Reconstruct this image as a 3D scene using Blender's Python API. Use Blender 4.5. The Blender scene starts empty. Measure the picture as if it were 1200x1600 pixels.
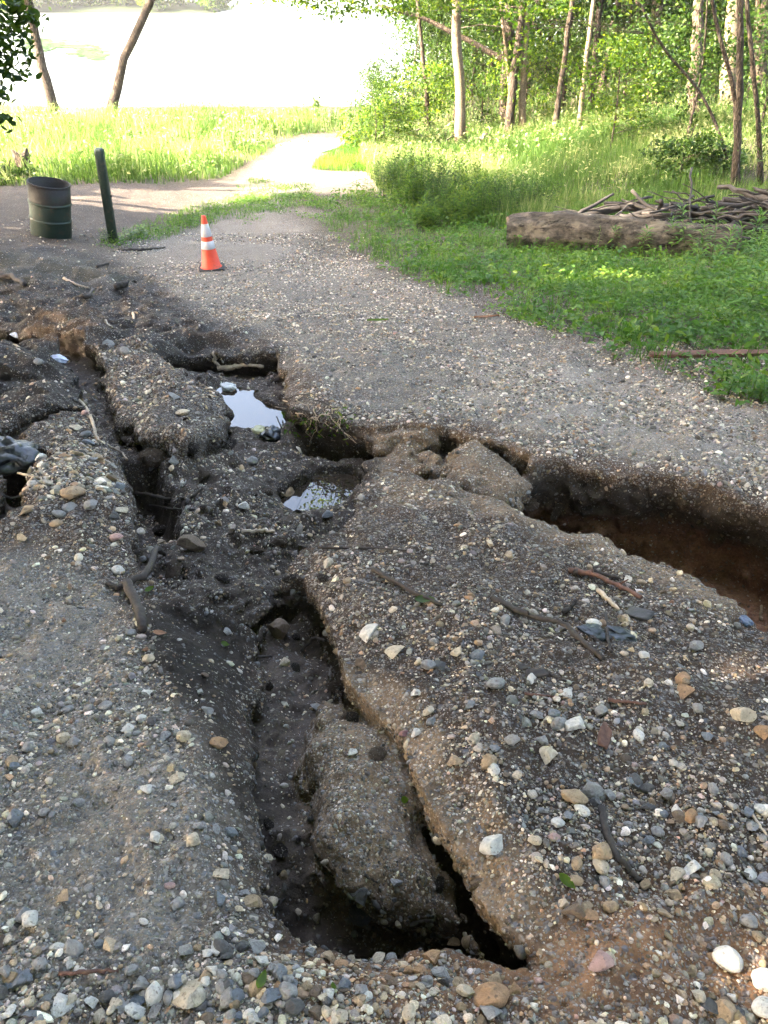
import bpy, math, random
import numpy as np
from math import radians, sin, cos, tan, pi

# ------------------------------------------------------------------ camera, sky, sun, exposure
scene = bpy.context.scene
COL = scene.collection
CAM = np.array((0.0, 0.0, 1.5))
PITCH = radians(34.3)
FPX = 1232.0                       # focal length in pixels of the 1200x1600 photograph
cam_d = bpy.data.cameras.new("camera")
cam_d.sensor_fit = 'VERTICAL'
cam_d.sensor_height = 36.0
cam_d.lens = 36.0 * FPX / 1600.0
cam_d.clip_start = 0.05
cam_d.clip_end = 3000.0
cam = bpy.data.objects.new("camera", cam_d)
cam.location = CAM
cam.rotation_euler = (pi / 2 - PITCH, 0, 0)
COL.objects.link(cam)
scene.camera = cam

SUN_EL = radians(31.0)
SUN_AZ = radians(258.0)            # direction TO the sun, clockwise from +Y (so 270 is the left of the picture)
SUN_DIR = np.array((sin(SUN_AZ) * cos(SUN_EL), cos(SUN_AZ) * cos(SUN_EL), sin(SUN_EL)))
world = bpy.data.worlds.new("World")
scene.world = world
world.use_nodes = True
wn = world.node_tree
wn.nodes.clear()
sky = wn.nodes.new("ShaderNodeTexSky")
sky.sky_type = 'NISHITA'
sky.sun_disc = False
sky.sun_elevation = SUN_EL
sky.sun_rotation = SUN_AZ
sky.air_density = 1.0
sky.dust_density = 8.0
sky.ozone_density = 0.4
bg = wn.nodes.new("ShaderNodeBackground")
bg.inputs[1].default_value = 0.10
wo = wn.nodes.new("ShaderNodeOutputWorld")
wn.links.new(sky.outputs[0], bg.inputs[0])
wn.links.new(bg.outputs[0], wo.inputs[0])

sun_d = bpy.data.lights.new("sun", 'SUN')
sun_d.energy = 3.4
sun_d.angle = radians(0.5)
sun_d.color = (1.0, 0.86, 0.68)
sun = bpy.data.objects.new("sun", sun_d)
from mathutils import Vector, Matrix, Euler
sun.rotation_euler = Vector(SUN_DIR).to_track_quat('Z', 'Y').to_euler()
sun.location = (-20, 0, 20)
COL.objects.link(sun)

scene.view_settings.view_transform = 'Standard'
scene.view_settings.look = 'None'
scene.view_settings.exposure = 4.68
scene.view_settings.gamma = 1.0
scene.render.engine = 'CYCLES'
scene.cycles.max_bounces = 7
scene.cycles.diffuse_bounces = 3
scene.cycles.glossy_bounces = 3
scene.cycles.transmission_bounces = 5
scene.cycles.transparent_max_bounces = 6
scene.cycles.use_denoising = True
scene.cycles.adaptive_threshold = 0.03
scene.cycles.sample_clamp_indirect = 6.0
scene.cycles.caustics_reflective = False
scene.cycles.caustics_refractive = False

rng = np.random.default_rng(7)
random.seed(7)

# ------------------------------------------------------------------ small numeric helpers
def ss(a, b, x):
    t = np.clip((x - a) / (b - a), 0.0, 1.0)
    return t * t * (3 - 2 * t)

def _hash(ix, iy, iz, seed):
    h = (ix * 374761393 + iy * 668265263 + iz * 2147483647 + seed * 974634777) & 0xFFFFFFFF
    h = ((h ^ (h >> 13)) * 1274126177) & 0xFFFFFFFF
    h = ((h ^ (h >> 16)) * 2246822519) & 0xFFFFFFFF
    return ((h ^ (h >> 15)) & 0xFFFF).astype(np.float32) / 32767.5 - 1.0

def noise2(x, y, seed=0):
    x = np.asarray(x, float); y = np.asarray(y, float)
    ix = np.floor(x).astype(np.int64); iy = np.floor(y).astype(np.int64)
    fx = x - ix; fy = y - iy
    fx = fx * fx * (3 - 2 * fx); fy = fy * fy * (3 - 2 * fy)
    z = np.zeros_like(ix)
    a = _hash(ix, iy, z, seed); b = _hash(ix + 1, iy, z, seed)
    c = _hash(ix, iy + 1, z, seed); d = _hash(ix + 1, iy + 1, z, seed)
    return (a * (1 - fx) + b * fx) * (1 - fy) + (c * (1 - fx) + d * fx) * fy

def noise3(x, y, z, seed=0):
    ix = np.floor(x).astype(np.int64); iy = np.floor(y).astype(np.int64); iz = np.floor(z).astype(np.int64)
    fx = (x - ix).astype(np.float32); fy = (y - iy).astype(np.float32); fz = (z - iz).astype(np.float32)
    fx = fx * fx * (3 - 2 * fx); fy = fy * fy * (3 - 2 * fy); fz = fz * fz * (3 - 2 * fz)
    out = 0
    for dx in (0, 1):
        for dy in (0, 1):
            for dz in (0, 1):
                w = (fx if dx else 1 - fx) * (fy if dy else 1 - fy) * (fz if dz else 1 - fz)
                out = out + w * _hash(ix + dx, iy + dy, iz + dz, seed)
    return out

def fbm2(x, y, scale, octs=3, seed=0):
    s = 0; a = 1.0; t = 0
    for o in range(octs):
        s = s + a * noise2(x / scale, y / scale, seed + o * 13); t += a
        a *= 0.5; scale *= 0.5
    return s / t

_yt = np.linspace(-40, 420, 9201)
_zt = np.interp(_yt, [-40, -3, 0, 10.8, 14, 18, 22, 26, 31, 36, 40, 46, 60, 420],
                [3.2, 0.50, 0.0, -1.86, -2.30, -2.62, -2.88, -3.10, -3.26, -3.38, -3.46, -4.2, -6.0, -6.0])
_k = np.ones(31) / 31
_zt = np.convolve(np.pad(_zt, 15, mode='edge'), _k, 'valid')
LAKE_Z = -3.50

def base(x, y):
    x = np.asarray(x, float); y = np.asarray(y, float)
    z = np.interp(y, _yt, _zt)
    z = z + np.minimum(0.22 * np.maximum(0, x - 3.5), 3.0) * ss(12, 24, y)
    z = z + np.minimum(0.4 * np.maximum(0, x + 0.3), 1.5) * ss(32, 44, y)
    z = z + 0.35 * ss(-3.2, -6.5, x) * ss(8, 12, y) * (1 - ss(16, 24, y))
    return z

def ray(px, py):
    xc = (np.asarray(px, float) - 600) / FPX; yc = (800 - np.asarray(py, float)) / FPX
    return xc, yc * sin(PITCH) + cos(PITCH), yc * cos(PITCH) - sin(PITCH)

def unproj(px, py, level=0.0, surf=None):
    """photo pixel -> world point on the ground sheet raised by level"""
    dx, dy, dz = ray(px, py)
    lo = np.full(np.shape(dx), 0.3); hi = np.full(np.shape(dx), 90.0)
    f = surf or base
    for _ in range(44):
        m = 0.5 * (lo + hi)
        above = (CAM[2] + m * dz) > f(m * dx, m * dy) + level
        lo = np.where(above, m, lo); hi = np.where(above, hi, m)
    t = 0.5 * (lo + hi)
    return t * dx, t * dy

def poly(pts, level=0.0):
    p = np.array(pts, float)
    x, y = unproj(p[:, 0], p[:, 1], level)
    return np.stack([x, y], 1)

def sd_poly(x, y, P):
    """signed distance to polygon, negative inside"""
    shp = np.shape(x); x = np.ravel(x); y = np.ravel(y)
    d = np.full(x.shape, 1e9); inside = np.zeros(x.shape, bool)
    n = len(P)
    for i in range(n):
        a = P[i]; b = P[(i + 1) % n]
        ex, ey = b - a; wx = x - a[0]; wy = y - a[1]
        t = np.clip((wx * ex + wy * ey) / max(ex * ex + ey * ey, 1e-12), 0, 1)
        d = np.minimum(d, (wx - t * ex) ** 2 + (wy - t * ey) ** 2)
        c = (a[1] > y) != (b[1] > y)
        if abs(ey) > 1e-12:
            inside ^= c & (x < ex * (y - a[1]) / ey + a[0])
    d = np.sqrt(d)
    return np.where(inside, -d, d).reshape(shp)

def sd_line(x, y, P):
    shp = np.shape(x); x = np.ravel(x); y = np.ravel(y)
    d = np.full(x.shape, 1e9)
    for i in range(len(P) - 1):
        a = P[i]; b = P[i + 1]
        ex, ey = b - a; wx = x - a[0]; wy = y - a[1]
        t = np.clip((wx * ex + wy * ey) / max(ex * ex + ey * ey, 1e-12), 0, 1)
        d = np.minimum(d, (wx - t * ex) ** 2 + (wy - t * ey) ** 2)
    return np.sqrt(d).reshape(shp)

# ------------------------------------------------------------------ object helpers
def tag(o, label=None, cat=None, group=None, kind=None):
    if label: o['label'] = label
    if cat: o['category'] = cat
    if group: o['group'] = group
    if kind: o['kind'] = kind
    return o

def link(name, me, mat=None, parent=None, loc=None):
    o = bpy.data.objects.new(name, me)
    if me is not None and mat is not None and len(me.materials) == 0:
        me.materials.append(mat)
    COL.objects.link(o)
    if parent is not None: o.parent = parent
    if loc is not None: o.location = loc
    return o

def mesh_np(name, verts, faces, smooth=True, attrs=None, cols=None):
    """faces: (n,3) or (n,4) array, or a list of such arrays"""
    if not isinstance(faces, list): faces = [faces]
    faces = [np.asarray(f, np.int32) for f in faces if len(f)]
    me = bpy.data.meshes.new(name)
    verts = np.asarray(verts, np.float32)
    me.vertices.add(len(verts)); me.vertices.foreach_set("co", verts.ravel())
    nl = sum(f.size for f in faces); nf = sum(len(f) for f in faces)
    me.loops.add(nl); me.polygons.add(nf)
    me.loops.foreach_set("vertex_index", np.concatenate([f.ravel() for f in faces]))
    tot = np.concatenate([np.full(len(f), f.shape[1], np.int32) for f in faces])
    st = np.zeros(nf, np.int32); st[1:] = np.cumsum(tot)[:-1]
    me.polygons.foreach_set("loop_start", st)
    if smooth: me.polygons.foreach_set("use_smooth", np.ones(nf, bool))
    for k, v in (cols or {}).items():
        a = me.attributes.new(k, 'FLOAT_COLOR', 'POINT')
        v = np.asarray(v, np.float32)
        if v.shape[1] == 3: v = np.concatenate([v, np.ones((len(v), 1), np.float32)], 1)
        a.data.foreach_set("color", v.ravel())
    for k, v in (attrs or {}).items():
        a = me.attributes.new(k, 'FLOAT', 'POINT')
        a.data.foreach_set("value", np.asarray(v, np.float32).ravel())
    me.update(calc_edges=True)
    me.validate()
    return me

class NT:
    """tiny node-tree builder"""
    def __init__(self, name):
        self.m = bpy.data.materials.new(name); self.m.use_nodes = True
        self.t = self.m.node_tree; self.t.nodes.clear()
        self.out = self.n("ShaderNodeOutputMaterial")
    def n(self, typ, **kw):
        nd = self.t.nodes.new(typ)
        for k, v in kw.items(): setattr(nd, k, v)
        return nd
    def set(self, sock, v):
        if isinstance(v, bpy.types.NodeSocket): self.t.links.new(v, sock)
        elif isinstance(v, (tuple, list)) and len(v) == 3 and sock.type == 'RGBA': sock.default_value = (*v, 1)
        else: sock.default_value = v
    def coord(self, which="Object"):
        return self.n("ShaderNodeTexCoord").outputs[which]
    def noise(self, scale, detail=4, rough=0.55, vec=None, dist=0.0, out="Fac"):
        nd = self.n("ShaderNodeTexNoise")
        nd.inputs["Scale"].default_value = scale; nd.inputs["Detail"].default_value = detail
        nd.inputs["Roughness"].default_value = rough; nd.inputs["Distortion"].default_value = dist
        if vec is not None: self.set(nd.inputs["Vector"], vec)
        return nd.outputs[out]
    def voro(self, scale, vec=None, feature='F1', out="Distance", rnd=1.0):
        nd = self.n("ShaderNodeTexVoronoi", feature=feature)
        nd.inputs["Scale"].default_value = scale; nd.inputs["Randomness"].default_value = rnd
        if vec is not None: self.set(nd.inputs["Vector"], vec)
        return nd.outputs[out]
    def mapv(self, vec, scale=(1, 1, 1), loc=(0, 0, 0), rot=(0, 0, 0)):
        nd = self.n("ShaderNodeMapping"); self.set(nd.inputs[0], vec)
        nd.inputs["Location"].default_value = loc; nd.inputs["Scale"].default_value = scale; nd.inputs["Rotation"].default_value = rot
        return nd.outputs[0]
    def attr(self, name, out="Fac"):
        return self.n("ShaderNodeAttribute", attribute_name=name).outputs[out]
    def math(self, op, a, b=0.0, c=None, clamp=False):
        nd = self.n("ShaderNodeMath", operation=op, use_clamp=clamp)
        self.set(nd.inputs[0], a); self.set(nd.inputs[1], b)
        if c is not None: self.set(nd.inputs[2], c)
        return nd.outputs[0]
    def mr(self, v, a, b, c=0.0, d=1.0, smooth=False):
        nd = self.n("ShaderNodeMapRange", interpolation_type='SMOOTHSTEP' if smooth else 'LINEAR')
        self.set(nd.inputs[0], v)
        for i, q in enumerate((a, b, c, d)): self.set(nd.inputs[i + 1], q)
        return nd.outputs[0]
    def mix(self, fac, a, b, mode='MIX'):
        nd = self.n("ShaderNodeMix", data_type='RGBA', blend_type=mode)
        self.set(nd.inputs[0], fac); self.set(nd.inputs[6], a); self.set(nd.inputs[7], b)
        return nd.outputs[2]
    def ramp(self, fac, stops):
        nd = self.n("ShaderNodeValToRGB"); self.set(nd.inputs[0], fac)
        e = nd.color_ramp.elements
        while len(e) < len(stops): e.new(0.5)
        for i, (p, c) in enumerate(stops):
            e[i].position = p; e[i].color = (*c, 1)
        return nd.outputs[0]
    def hsv(self, col, h=0.5, s=1.0, v=1.0):
        nd = self.n("ShaderNodeHueSaturation")
        self.set(nd.inputs["Hue"], h); self.set(nd.inputs["Saturation"], s); self.set(nd.inputs["Value"], v); self.set(nd.inputs["Color"], col)
        return nd.outputs[0]
    def bump(self, height, strength=0.5, dist=0.01, normal=None):
        nd = self.n("ShaderNodeBump"); self.set(nd.inputs["Height"], height)
        nd.inputs["Strength"].default_value = strength; nd.inputs["Distance"].default_value = dist
        if normal is not None: self.set(nd.inputs["Normal"], normal)
        return nd.outputs[0]
    def bsdf(self, col, rough=0.8, normal=None, **kw):
        nd = self.n("ShaderNodeBsdfPrincipled")
        self.set(nd.inputs["Base Color"], col); self.set(nd.inputs["Roughness"], rough)
        if normal is not None: self.set(nd.inputs["Normal"], normal)
        for k, v in kw.items(): self.set(nd.inputs[k.replace("_", " ")], v)
        return nd.outputs[0]
    def done(self, shader):
        self.t.links.new(shader, self.out.inputs[0]); return self.m
# ------------------------------------------------------------------ ground relief: outlines read off the place, then cut out of a solid
P_RIGHT = poly([(832,722),(870,722),(930,728),(1000,738),(1070,748),(1140,765),(1200,782),(1290,810),(1310,985),(1240,985),(1205,978),(1185,972),(1160,958),(1120,928),(1060,890),(1000,864),(940,832),(890,826),(850,814),(820,800),(820,760)])
P_BASIN = poly([(225,545),(290,536),(380,545),(425,543),(445,572),(440,610),(455,638),(510,648),(575,658),(592,690),(572,740),(560,790),(520,832),(450,872),(440,905),(380,935),(300,935),(250,905),(215,885),(200,845),(212,800),(195,745),(165,690),(150,650),(125,600),(130,560),(180,540)])
P_ISLE = poly([(145,548),(200,535),(262,560),(330,598),(357,628),(346,664),(290,688),(215,680),(178,640),(162,600)], -0.03)
P_CHAN = poly([(385,945),(405,925),(430,905),(470,890),(505,950),(528,1010),(538,1060),(575,1098),(620,1150),(650,1220),(690,1300),(730,1370),(790,1450),(838,1508),(800,1502),(740,1482),(700,1462),(640,1465),(560,1462),(500,1458),(468,1440),(438,1395),(415,1340),(395,1270),(385,1200),(400,1120),(402,1040),(398,985)])
P_LEDGE = poly([(512,1062),(560,1062),(640,1110),(700,1170),(700,1225),(672,1262),(680,1300),(700,1345),(712,1385),(690,1378),(610,1356),(545,1328),(500,1284),(483,1236),(488,1186),(468,1152),(480,1112)], -0.06)
P_SLUMP = poly([(578,657),(640,662),(700,668),(770,684),(834,712),(836,770),(828,800),(760,775),(690,742),(620,728),(570,748)])
P_LUMPS = [(poly([(692,700),(740,690),(800,715),(832,735),(828,770),(790,778),(740,762),(700,742)], -0.03), -0.015, 0.09),
           (poly([(604,700),(640,688),(690,700),(702,730),(660,740),(615,725)], -0.09), -0.085, 0.06),
           (poly([(580,662),(640,668),(690,676),(690,692),(630,690),(588,690)], -0.08), -0.055, 0.05),
           (poly([(570,715),(610,705),(640,735),(600,760),(565,765)], -0.13), -0.13, 0.06)]
P_SLOPE = poly([(215,935),(320,925),(392,935),(404,1010),(402,1120),(388,1200),(398,1270),(418,1340),(442,1396),(480,1462),(440,1468),(400,1400),(372,1310),(345,1220),(300,1140),(262,1060),(232,990)])
L_SLOPE = poly([(335,916),(215,935),(232,990),(262,1060),(300,1140),(345,1220),(372,1310),(400,1400),(440,1468)])
L_LEFT = [ (poly([(-80,522),(-10,525),(60,536),(115,552),(140,590),(165,645),(205,690)], -0.1), 0.10, -0.22),
           (poly([(-90,775),(-20,765),(45,755)], -0.1), 0.17, -0.38),
           (poly([(40,770),(20,830),(-30,890)], -0.1), 0.08, -0.16),
           (poly([(-60,600),(10,590),(60,600)], -0.05), 0.07, -0.10),
           (poly([(205,760),(240,800),(232,850)], -0.3), 0.10, -0.52),
           (poly([(-60,700),(20,690),(80,650),(125,640)], -0.05), 0.09, -0.16),
           (poly([(440,560),(380,575),(300,570),(240,560)], -0.2), 0.16, -0.27)]
P_UPLEFT = poly([(-400,520),(-250,440),(-60,395),(60,385),(150,395),(230,430),(290,480),(420,530),(440,560),(400,600),(200,620),(60,640),(-100,700),(-400,700)])
C_HUMP = unproj(np.array(120.), np.array(770.))
P_BROWNHUMP = poly([(35,520),(60,490),(110,475),(150,490),(185,525),(140,545),(70,545)])

PUD = []                              # water level, outline on that level
def puddle(pts, drop):
    c = np.mean(np.array(pts, float), 0)
    x, y = unproj(c[0], c[1], -drop)
    zw = float(base(x, y) - drop)
    p = np.array(pts, float)
    dx, dy, dz = ray(p[:, 0], p[:, 1]); t = (zw - CAM[2]) / dz
    PUD.append((zw, np.stack([t * dx, t * dy], 1)))
puddle([(345,604),(395,614),(432,632),(450,655),(470,685),(440,692),(400,690),(352,690),(342,640)], 0.34)
puddle([(430,775),(455,765),(500,742),(560,738),(572,762),(560,790),(520,822),(478,826),(440,800)], 0.37)
puddle([(70,552),(105,558),(112,572),(80,572)], 0.20)
puddle([(-60,515),(10,515),(30,530),(10,545),(-60,545)], 0.18)
puddle([(440,228),(470,219),(520,219),(535,226),(500,236),(470,244),(450,240)], -0.03)

P_TRACK = poly([(-300,850),(60,868),(150,905),(225,985),(290,1100),(360,1250),(385,1400),(400,1480),(440,1590),(-300,1590)])
P_ROAD = poly([(445,560),(520,650),(600,665),(830,700),(1000,740),(1220,770),(1400,800),(1400,720),(1200,655),(1050,588),(830,508),(720,468),(600,420),(520,370),(470,300),(380,300),(200,370),(170,395),(260,460),(340,500),(400,530)])
P_ORANGE = poly([(480,1475),(620,1450),(830,1490),(880,1430),(1000,1420),(1200,1410),(1400,1480),(1400,1590),(560,1590)])
P_TAN = poly([(480,1080),(560,1100),(660,1150),(760,1260),(860,1400),(900,1450),(840,1500),(700,1430),(540,1370),(470,1200)])
P_PALE = poly([(760,560),(900,570),(1100,620),(1240,680),(1240,765),(1000,712),(850,672),(700,640)])
P_ROADRIM = poly([(560,640),(700,648),(830,685),(1000,722),(1220,756),(1220,790),(830,735),(600,690),(440,610),(450,570)])
P_RIM = poly([(600,740),(700,755),(830,800),(940,830),(1060,890),(1160,960),(1100,950),(1000,900),(880,850),(760,810),(640,790)])

def warp(x, y):
    return (x + 0.055 * fbm2(x, y, 0.24, 4, 41) + 0.018 * fbm2(x, y, 0.05, 2, 43), y + 0.055 * fbm2(x, y, 0.24, 4, 57) + 0.018 * fbm2(x, y, 0.05, 2, 59))

def relief(x, y):
    """height of the uncut ground above the base sheet"""
    t = 0.034 * fbm2(x, y, 0.55, 3, 3) + 0.020 * fbm2(x, y, 0.14, 4, 9)
    near = 1 - ss(7, 11, y)
    t = t * (0.35 + 0.65 * near)
    mx, my = unproj(np.array(880.), np.array(1080.))
    t = t + 0.07 * np.exp(-(((x - mx) / 0.6) ** 2 + ((y - my) / 0.6) ** 2))
    msk = (sd_poly(x, y, P_SLOPE) < 0.0) | (sd_poly(x, y, P_CHAN) < 0.0)
    t = t - np.where(msk, 0.17 * ss(0.0, 0.32, sd_line(x, y, L_SLOPE)), 0)
    t = t + 0.10 * np.exp(-(((x - C_HUMP[0]) / 0.42) ** 2 + ((y - C_HUMP[1]) / 0.38) ** 2))
    ul = ss(0.35, -0.35, sd_poly(x, y, P_UPLEFT))
    rid = 1 - np.abs(fbm2(x, y * 1.4, 0.8, 5, 21)) * 2
    t = t + ul * 0.03 * fbm2(x, y * 1.3, 0.12, 3, 33)
    t = t + ul * (-0.11 + 0.14 * rid + 0.07 * fbm2(x, y, 0.25, 4, 31))
    t = t + 0.10 * ss(0.12, -0.2, sd_poly(x, y, P_BROWNHUMP))
    t = t + 0.016 * (1 - 2 * np.abs(fbm2(x, y, 0.20, 3, 37))) * near
    nz_ = 0.55 + 0.9 * (fbm2(x, y, 0.30, 3, 47) + .3)
    t = t - np.clip(nz_, .1, 1.4) * (0.055 * ss(0.16, 0.0, sd_poly(x, y, P_CHAN)) + 0.035 * ss(0.20, 0.0, sd_poly(x, y, P_BASIN)) + 0.022 * ss(0.16, 0.0, sd_poly(x, y, P_RIGHT)))
    # wheel ruts on the far track
    t = t - 0.02 * np.exp(-((x + 0.2 + 0.05 * y) / 0.5) ** 2) * ss(6, 9, y)
    return t

D0, D1, DR = 0.52, 9.2, 0.0037
NI = int(math.log((D1 + 0.8) / (D0 + 0.8)) / DR) + 1
DD = (D0 + 0.8) * np.exp(DR * np.arange(NI)) - 0.8
NJ = 500
UU = np.linspace(-1.17, 1.17, NJ)
Z0, DZ, NK = -0.80, 0.0115, 92
def halfw(d): return 0.45 * d + 0.75
GX = (UU[None, :] * halfw(DD)[:, None]).astype(np.float64)
GY = np.broadcast_to(DD[:, None], GX.shape)
ZZ = (Z0 + DZ * np.arange(NK)).astype(np.float32)
TOP = relief(GX, GY).astype(np.float32)
# ragged outlines
wx, wy = warp(GX, GY)

def smax(a, b, k):
    h = np.clip(0.5 + 0.5 * (a - b) / k, 0, 1)
    return b + (a - b) * h + k * h * (1 - h)
def smin(a, b, k): return -smax(-a, -b, k)

def build_field():
    F = ZZ[None, None, :] - TOP[:, :, None]
    gbase = base(GX, GY)
    def carve(sd, floor, under, u0=0.05, u1=0.22, k=0.02):
        sel = sd < (under if np.isscalar(under) else np.max(under)) + 0.15
        s = sd[sel].astype(np.float32)[:, None]
        un = np.broadcast_to(under, sd.shape)[sel].astype(np.float32)[:, None]
        fl = np.broadcast_to(floor, sd.shape)[sel].astype(np.float32)[:, None]
        dep = TOP[sel][:, None] - ZZ[None, :]
        u = un * ss(u0, u1, dep).astype(np.float32)
        c = smax(s - u, fl - ZZ[None, :], 0.03)
        F[sel] = smax(F[sel], -c, k)
    def block(sd, top, round_, k=0.02, bottom_in=0.05):
        sel = sd < 0.2
        s = sd[sel].astype(np.float32)[:, None]
        tp = np.broadcast_to(top, sd.shape)[sel].astype(np.float32)[:, None]
        tp = tp - round_ * ss(-round_ * 1.4, 0.02, s) ** 2
        dep = tp - ZZ[None, :]
        c = smax(s + bottom_in * ss(0.05, 0.25, dep).astype(np.float32), -dep, 0.03)
        F[sel] = smin(F[sel], c, k)
    n1 = fbm2(GX, GY, 0.35, 4, 71); n2 = fbm2(GX, GY, 0.10, 3, 77)
    # upper left rivulets
    for P, r, fl in L_LEFT[:4] + L_LEFT[5:6]:
        s = sd_line(wx, wy, P) - r * (1 + 0.9 * n1 + .5 * n2)
        carve(s, fl + 0.04 * n1 + 0.25 * np.maximum(s + r, 0), 0.05)
    # basin with its floor running down into the puddles
    sb = sd_poly(wx, wy, P_BASIN)
    fl = -0.22 + 0.09 * n1 + 0.05 * n2
    bx, by = unproj(np.array(370.), np.array(885.))
    fl = fl + 0.10 * np.exp(-(((GX - bx) / 0.25) ** 2 + ((GY - by) / 0.2) ** 2))
    bx, by = unproj(np.array(545.), np.array(690.), -0.2)
    fl = fl - 0.22 * np.exp(-(((GX - bx) / 0.22) ** 2 + ((GY - by) / 0.16) ** 2))
    for P, r, d in L_LEFT[4:5] + L_LEFT[6:7]:
        s = sd_line(wx, wy, P) - r
        fl = fl + (d - fl) * ss(0.10, -0.03, s)
    for zw, P in PUD[:2]:
        s = sd_poly(wx, wy, P)
        tgt = zw - gbase + np.clip(s * 0.5, -0.06, 0.2)
        fl = np.where(s < 0.0, np.minimum(fl, tgt), fl + (np.maximum(fl, tgt) * 0.5 + tgt * 0.5 - fl) * ss(0.15, 0.0, s))
    under = 0.10 + 0.12 * ss(-0.1, 0.5, GX + 0.35 * (GY - 4)) * ss(3.0, 4.0, GY)
    carve(sb, fl, under)
    block(sd_poly(wx, wy, P_ISLE), -0.03 + 0.07 * n1 + 0.045 * n2, 0.06, bottom_in=0.09)
    # slump between basin and right gully, with its broken lumps
    s = sd_poly(wx, wy, P_SLUMP)
    carve(s, -0.17 + 0.04 * n1 - 0.06 * ss(0.6, 0.2, GX), 0.03)
    for P, tp, r in P_LUMPS:
        block(sd_poly(wx, wy, P), tp + 0.04 * n1 + 0.03 * n2, r * .8, k=0.012)
    # right gully
    s = sd_poly(wx, wy, P_RIGHT)
    carve(s, -0.60 + 0.10 * n1 + 0.28 * ss(2.3, 1.5, GY), 0.05 + 0.06 * ss(2.6, 3.1, GY) + 0.08 * n1, 0.10, 0.42)
    # near channel with the ledge hanging in it
    s = sd_poly(wx, wy, P_CHAN)
    cf = -0.24 - 0.20 * ss(1.35, 1.0, GY) + 0.03 * n1
    hx, hy = unproj(np.array(485.), np.array(972.), -0.12)
    cf = cf - 0.10 * np.exp(-(((GX - hx) / 0.10) ** 2 + ((GY - hy) / 0.07) ** 2))
    carve(s, cf, 0.04 + 0.10 * np.exp(-(((GX - hx) / 0.2) ** 2 + ((GY - hy) / 0.12) ** 2)) + 0.07 * ss(1.4, 1.15, GY) * ss(-0.1, 0.1, GX), 0.03, 0.15)
    block(sd_poly(wx, wy, P_LEDGE), -0.085 + 0.045 * n1 + 0.030 * n2, 0.095, k=0.010, bottom_in=0.06)
    # crumbly surface: 3-D noise on everything near the surface
    ii, jj, kk = np.nonzero(np.abs(F) < 0.075)
    X = GX[ii, jj]; Y = GY[ii, jj]; Z = ZZ[kk] + gbase[ii, jj]
    dep = TOP[ii, jj] - ZZ[kk]
    wall = (0.32 + 0.68 * ss(0.02, 0.10, dep)).astype(np.float32)
    d = 0.034 * noise3(X / 0.13, Y / 0.13, Z / 0.07, 1) + 0.024 * noise3(X / 0.05, Y / 0.05, Z / 0.035, 2)
    d *= wall * (1 - 0.6 * ss(-0.05, -0.14, np.minimum(sb, sd_poly(wx, wy, P_RIGHT))[ii, jj]).astype(np.float32) * ss(0.16, 0.22, dep).astype(np.float32))
    d += 0.0085 * noise3(X / 0.019, Y / 0.019, Z / 0.016, 3) * ss(5.5, 3.5, Y).astype(np.float32)
    F[ii, jj, kk] += d
    F[:, :, 0] = -0.1; F[:, :, 1] = np.minimum(F[:, :, 1], -0.02)
    return F

FIELD = build_field()

def surface_nets(F):
    S = F < 0
    a = S[:-1, :-1, :-1].astype(np.uint8)
    for dx in (0, 1):
        for dy in (0, 1):
            for dz in (0, 1):
                if dx + dy + dz:
                    a = a + S[dx:S.shape[0] - 1 + dx, dy:S.shape[1] - 1 + dy, dz:S.shape[2] - 1 + dz]
    ci, cj, ck = np.nonzero((a > 0) & (a < 8))
    ids = np.full(a.shape, -1, np.int32); ids[ci, cj, ck] = np.arange(len(ci))
    acc = np.zeros((len(ci), 3), np.float32); cnt = np.zeros(len(ci), np.float32)
    for ax in range(3):
        oth = [q for q in range(3) if q != ax]
        for u in (0, 1):
            for v in (0, 1):
                o = [0, 0, 0]; o[oth[0]] = u; o[oth[1]] = v
                f0 = F[ci + o[0], cj + o[1], ck + o[2]]
                o2 = list(o); o2[ax] = 1
                f1 = F[ci + o2[0], cj + o2[1], ck + o2[2]]
                m = (f0 < 0) != (f1 < 0)
                t = np.where(m, f0 / np.where(m, f0 - f1, 1), 0)
                p = np.zeros((len(ci), 3), np.float32)
                p[:, oth[0]] = u; p[:, oth[1]] = v; p[:, ax] = t
                acc += p * m[:, None]; cnt += m
    V = np.stack([ci, cj, ck], 1) + acc / cnt[:, None]
    Q = []
    for ax in range(3):
        n = [slice(None)] * 3; n[ax] = slice(0, -1); p = [slice(None)] * 3; p[ax] = slice(1, None)
        d = S[tuple(n)] != S[tuple(p)]
        e = np.stack(np.nonzero(d), 1)
        o1, o2 = [(1, 2), (2, 0), (0, 1)][ax]
        ok = (e[:, o1] > 0) & (e[:, o2] > 0) & (e[:, o1] < a.shape[o1]) & (e[:, o2] < a.shape[o2])
        e = e[ok]
        def g(s1, s2):
            c = e.copy(); c[:, o1] -= s1; c[:, o2] -= s2
            return ids[c[:, 0], c[:, 1], c[:, 2]]
        q = np.stack([g(1, 1), g(0, 1), g(0, 0), g(1, 0)], 1)
        flip = ~S[tuple(n)][d][ok]
        q[flip] = q[flip][:, ::-1]
        Q.append(q)
    return V, np.concatenate(Q)

VV, QQ = surface_nets(FIELD)
_s = FIELD < 0
_k = NK - 1 - np.argmax(_s[:, :, ::-1], axis=2)             # highest solid sample of each column
_k = np.minimum(_k, NK - 2)
_I, _J = np.indices(_k.shape)
_f0 = FIELD[_I, _J, _k]; _f1 = FIELD[_I, _J, _k + 1]
HTOP = ZZ[_k] + DZ * np.clip(_f0 / (_f0 - _f1 + 1e-9), 0, 1) + base(GX, GY)
del FIELD, _s

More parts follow.
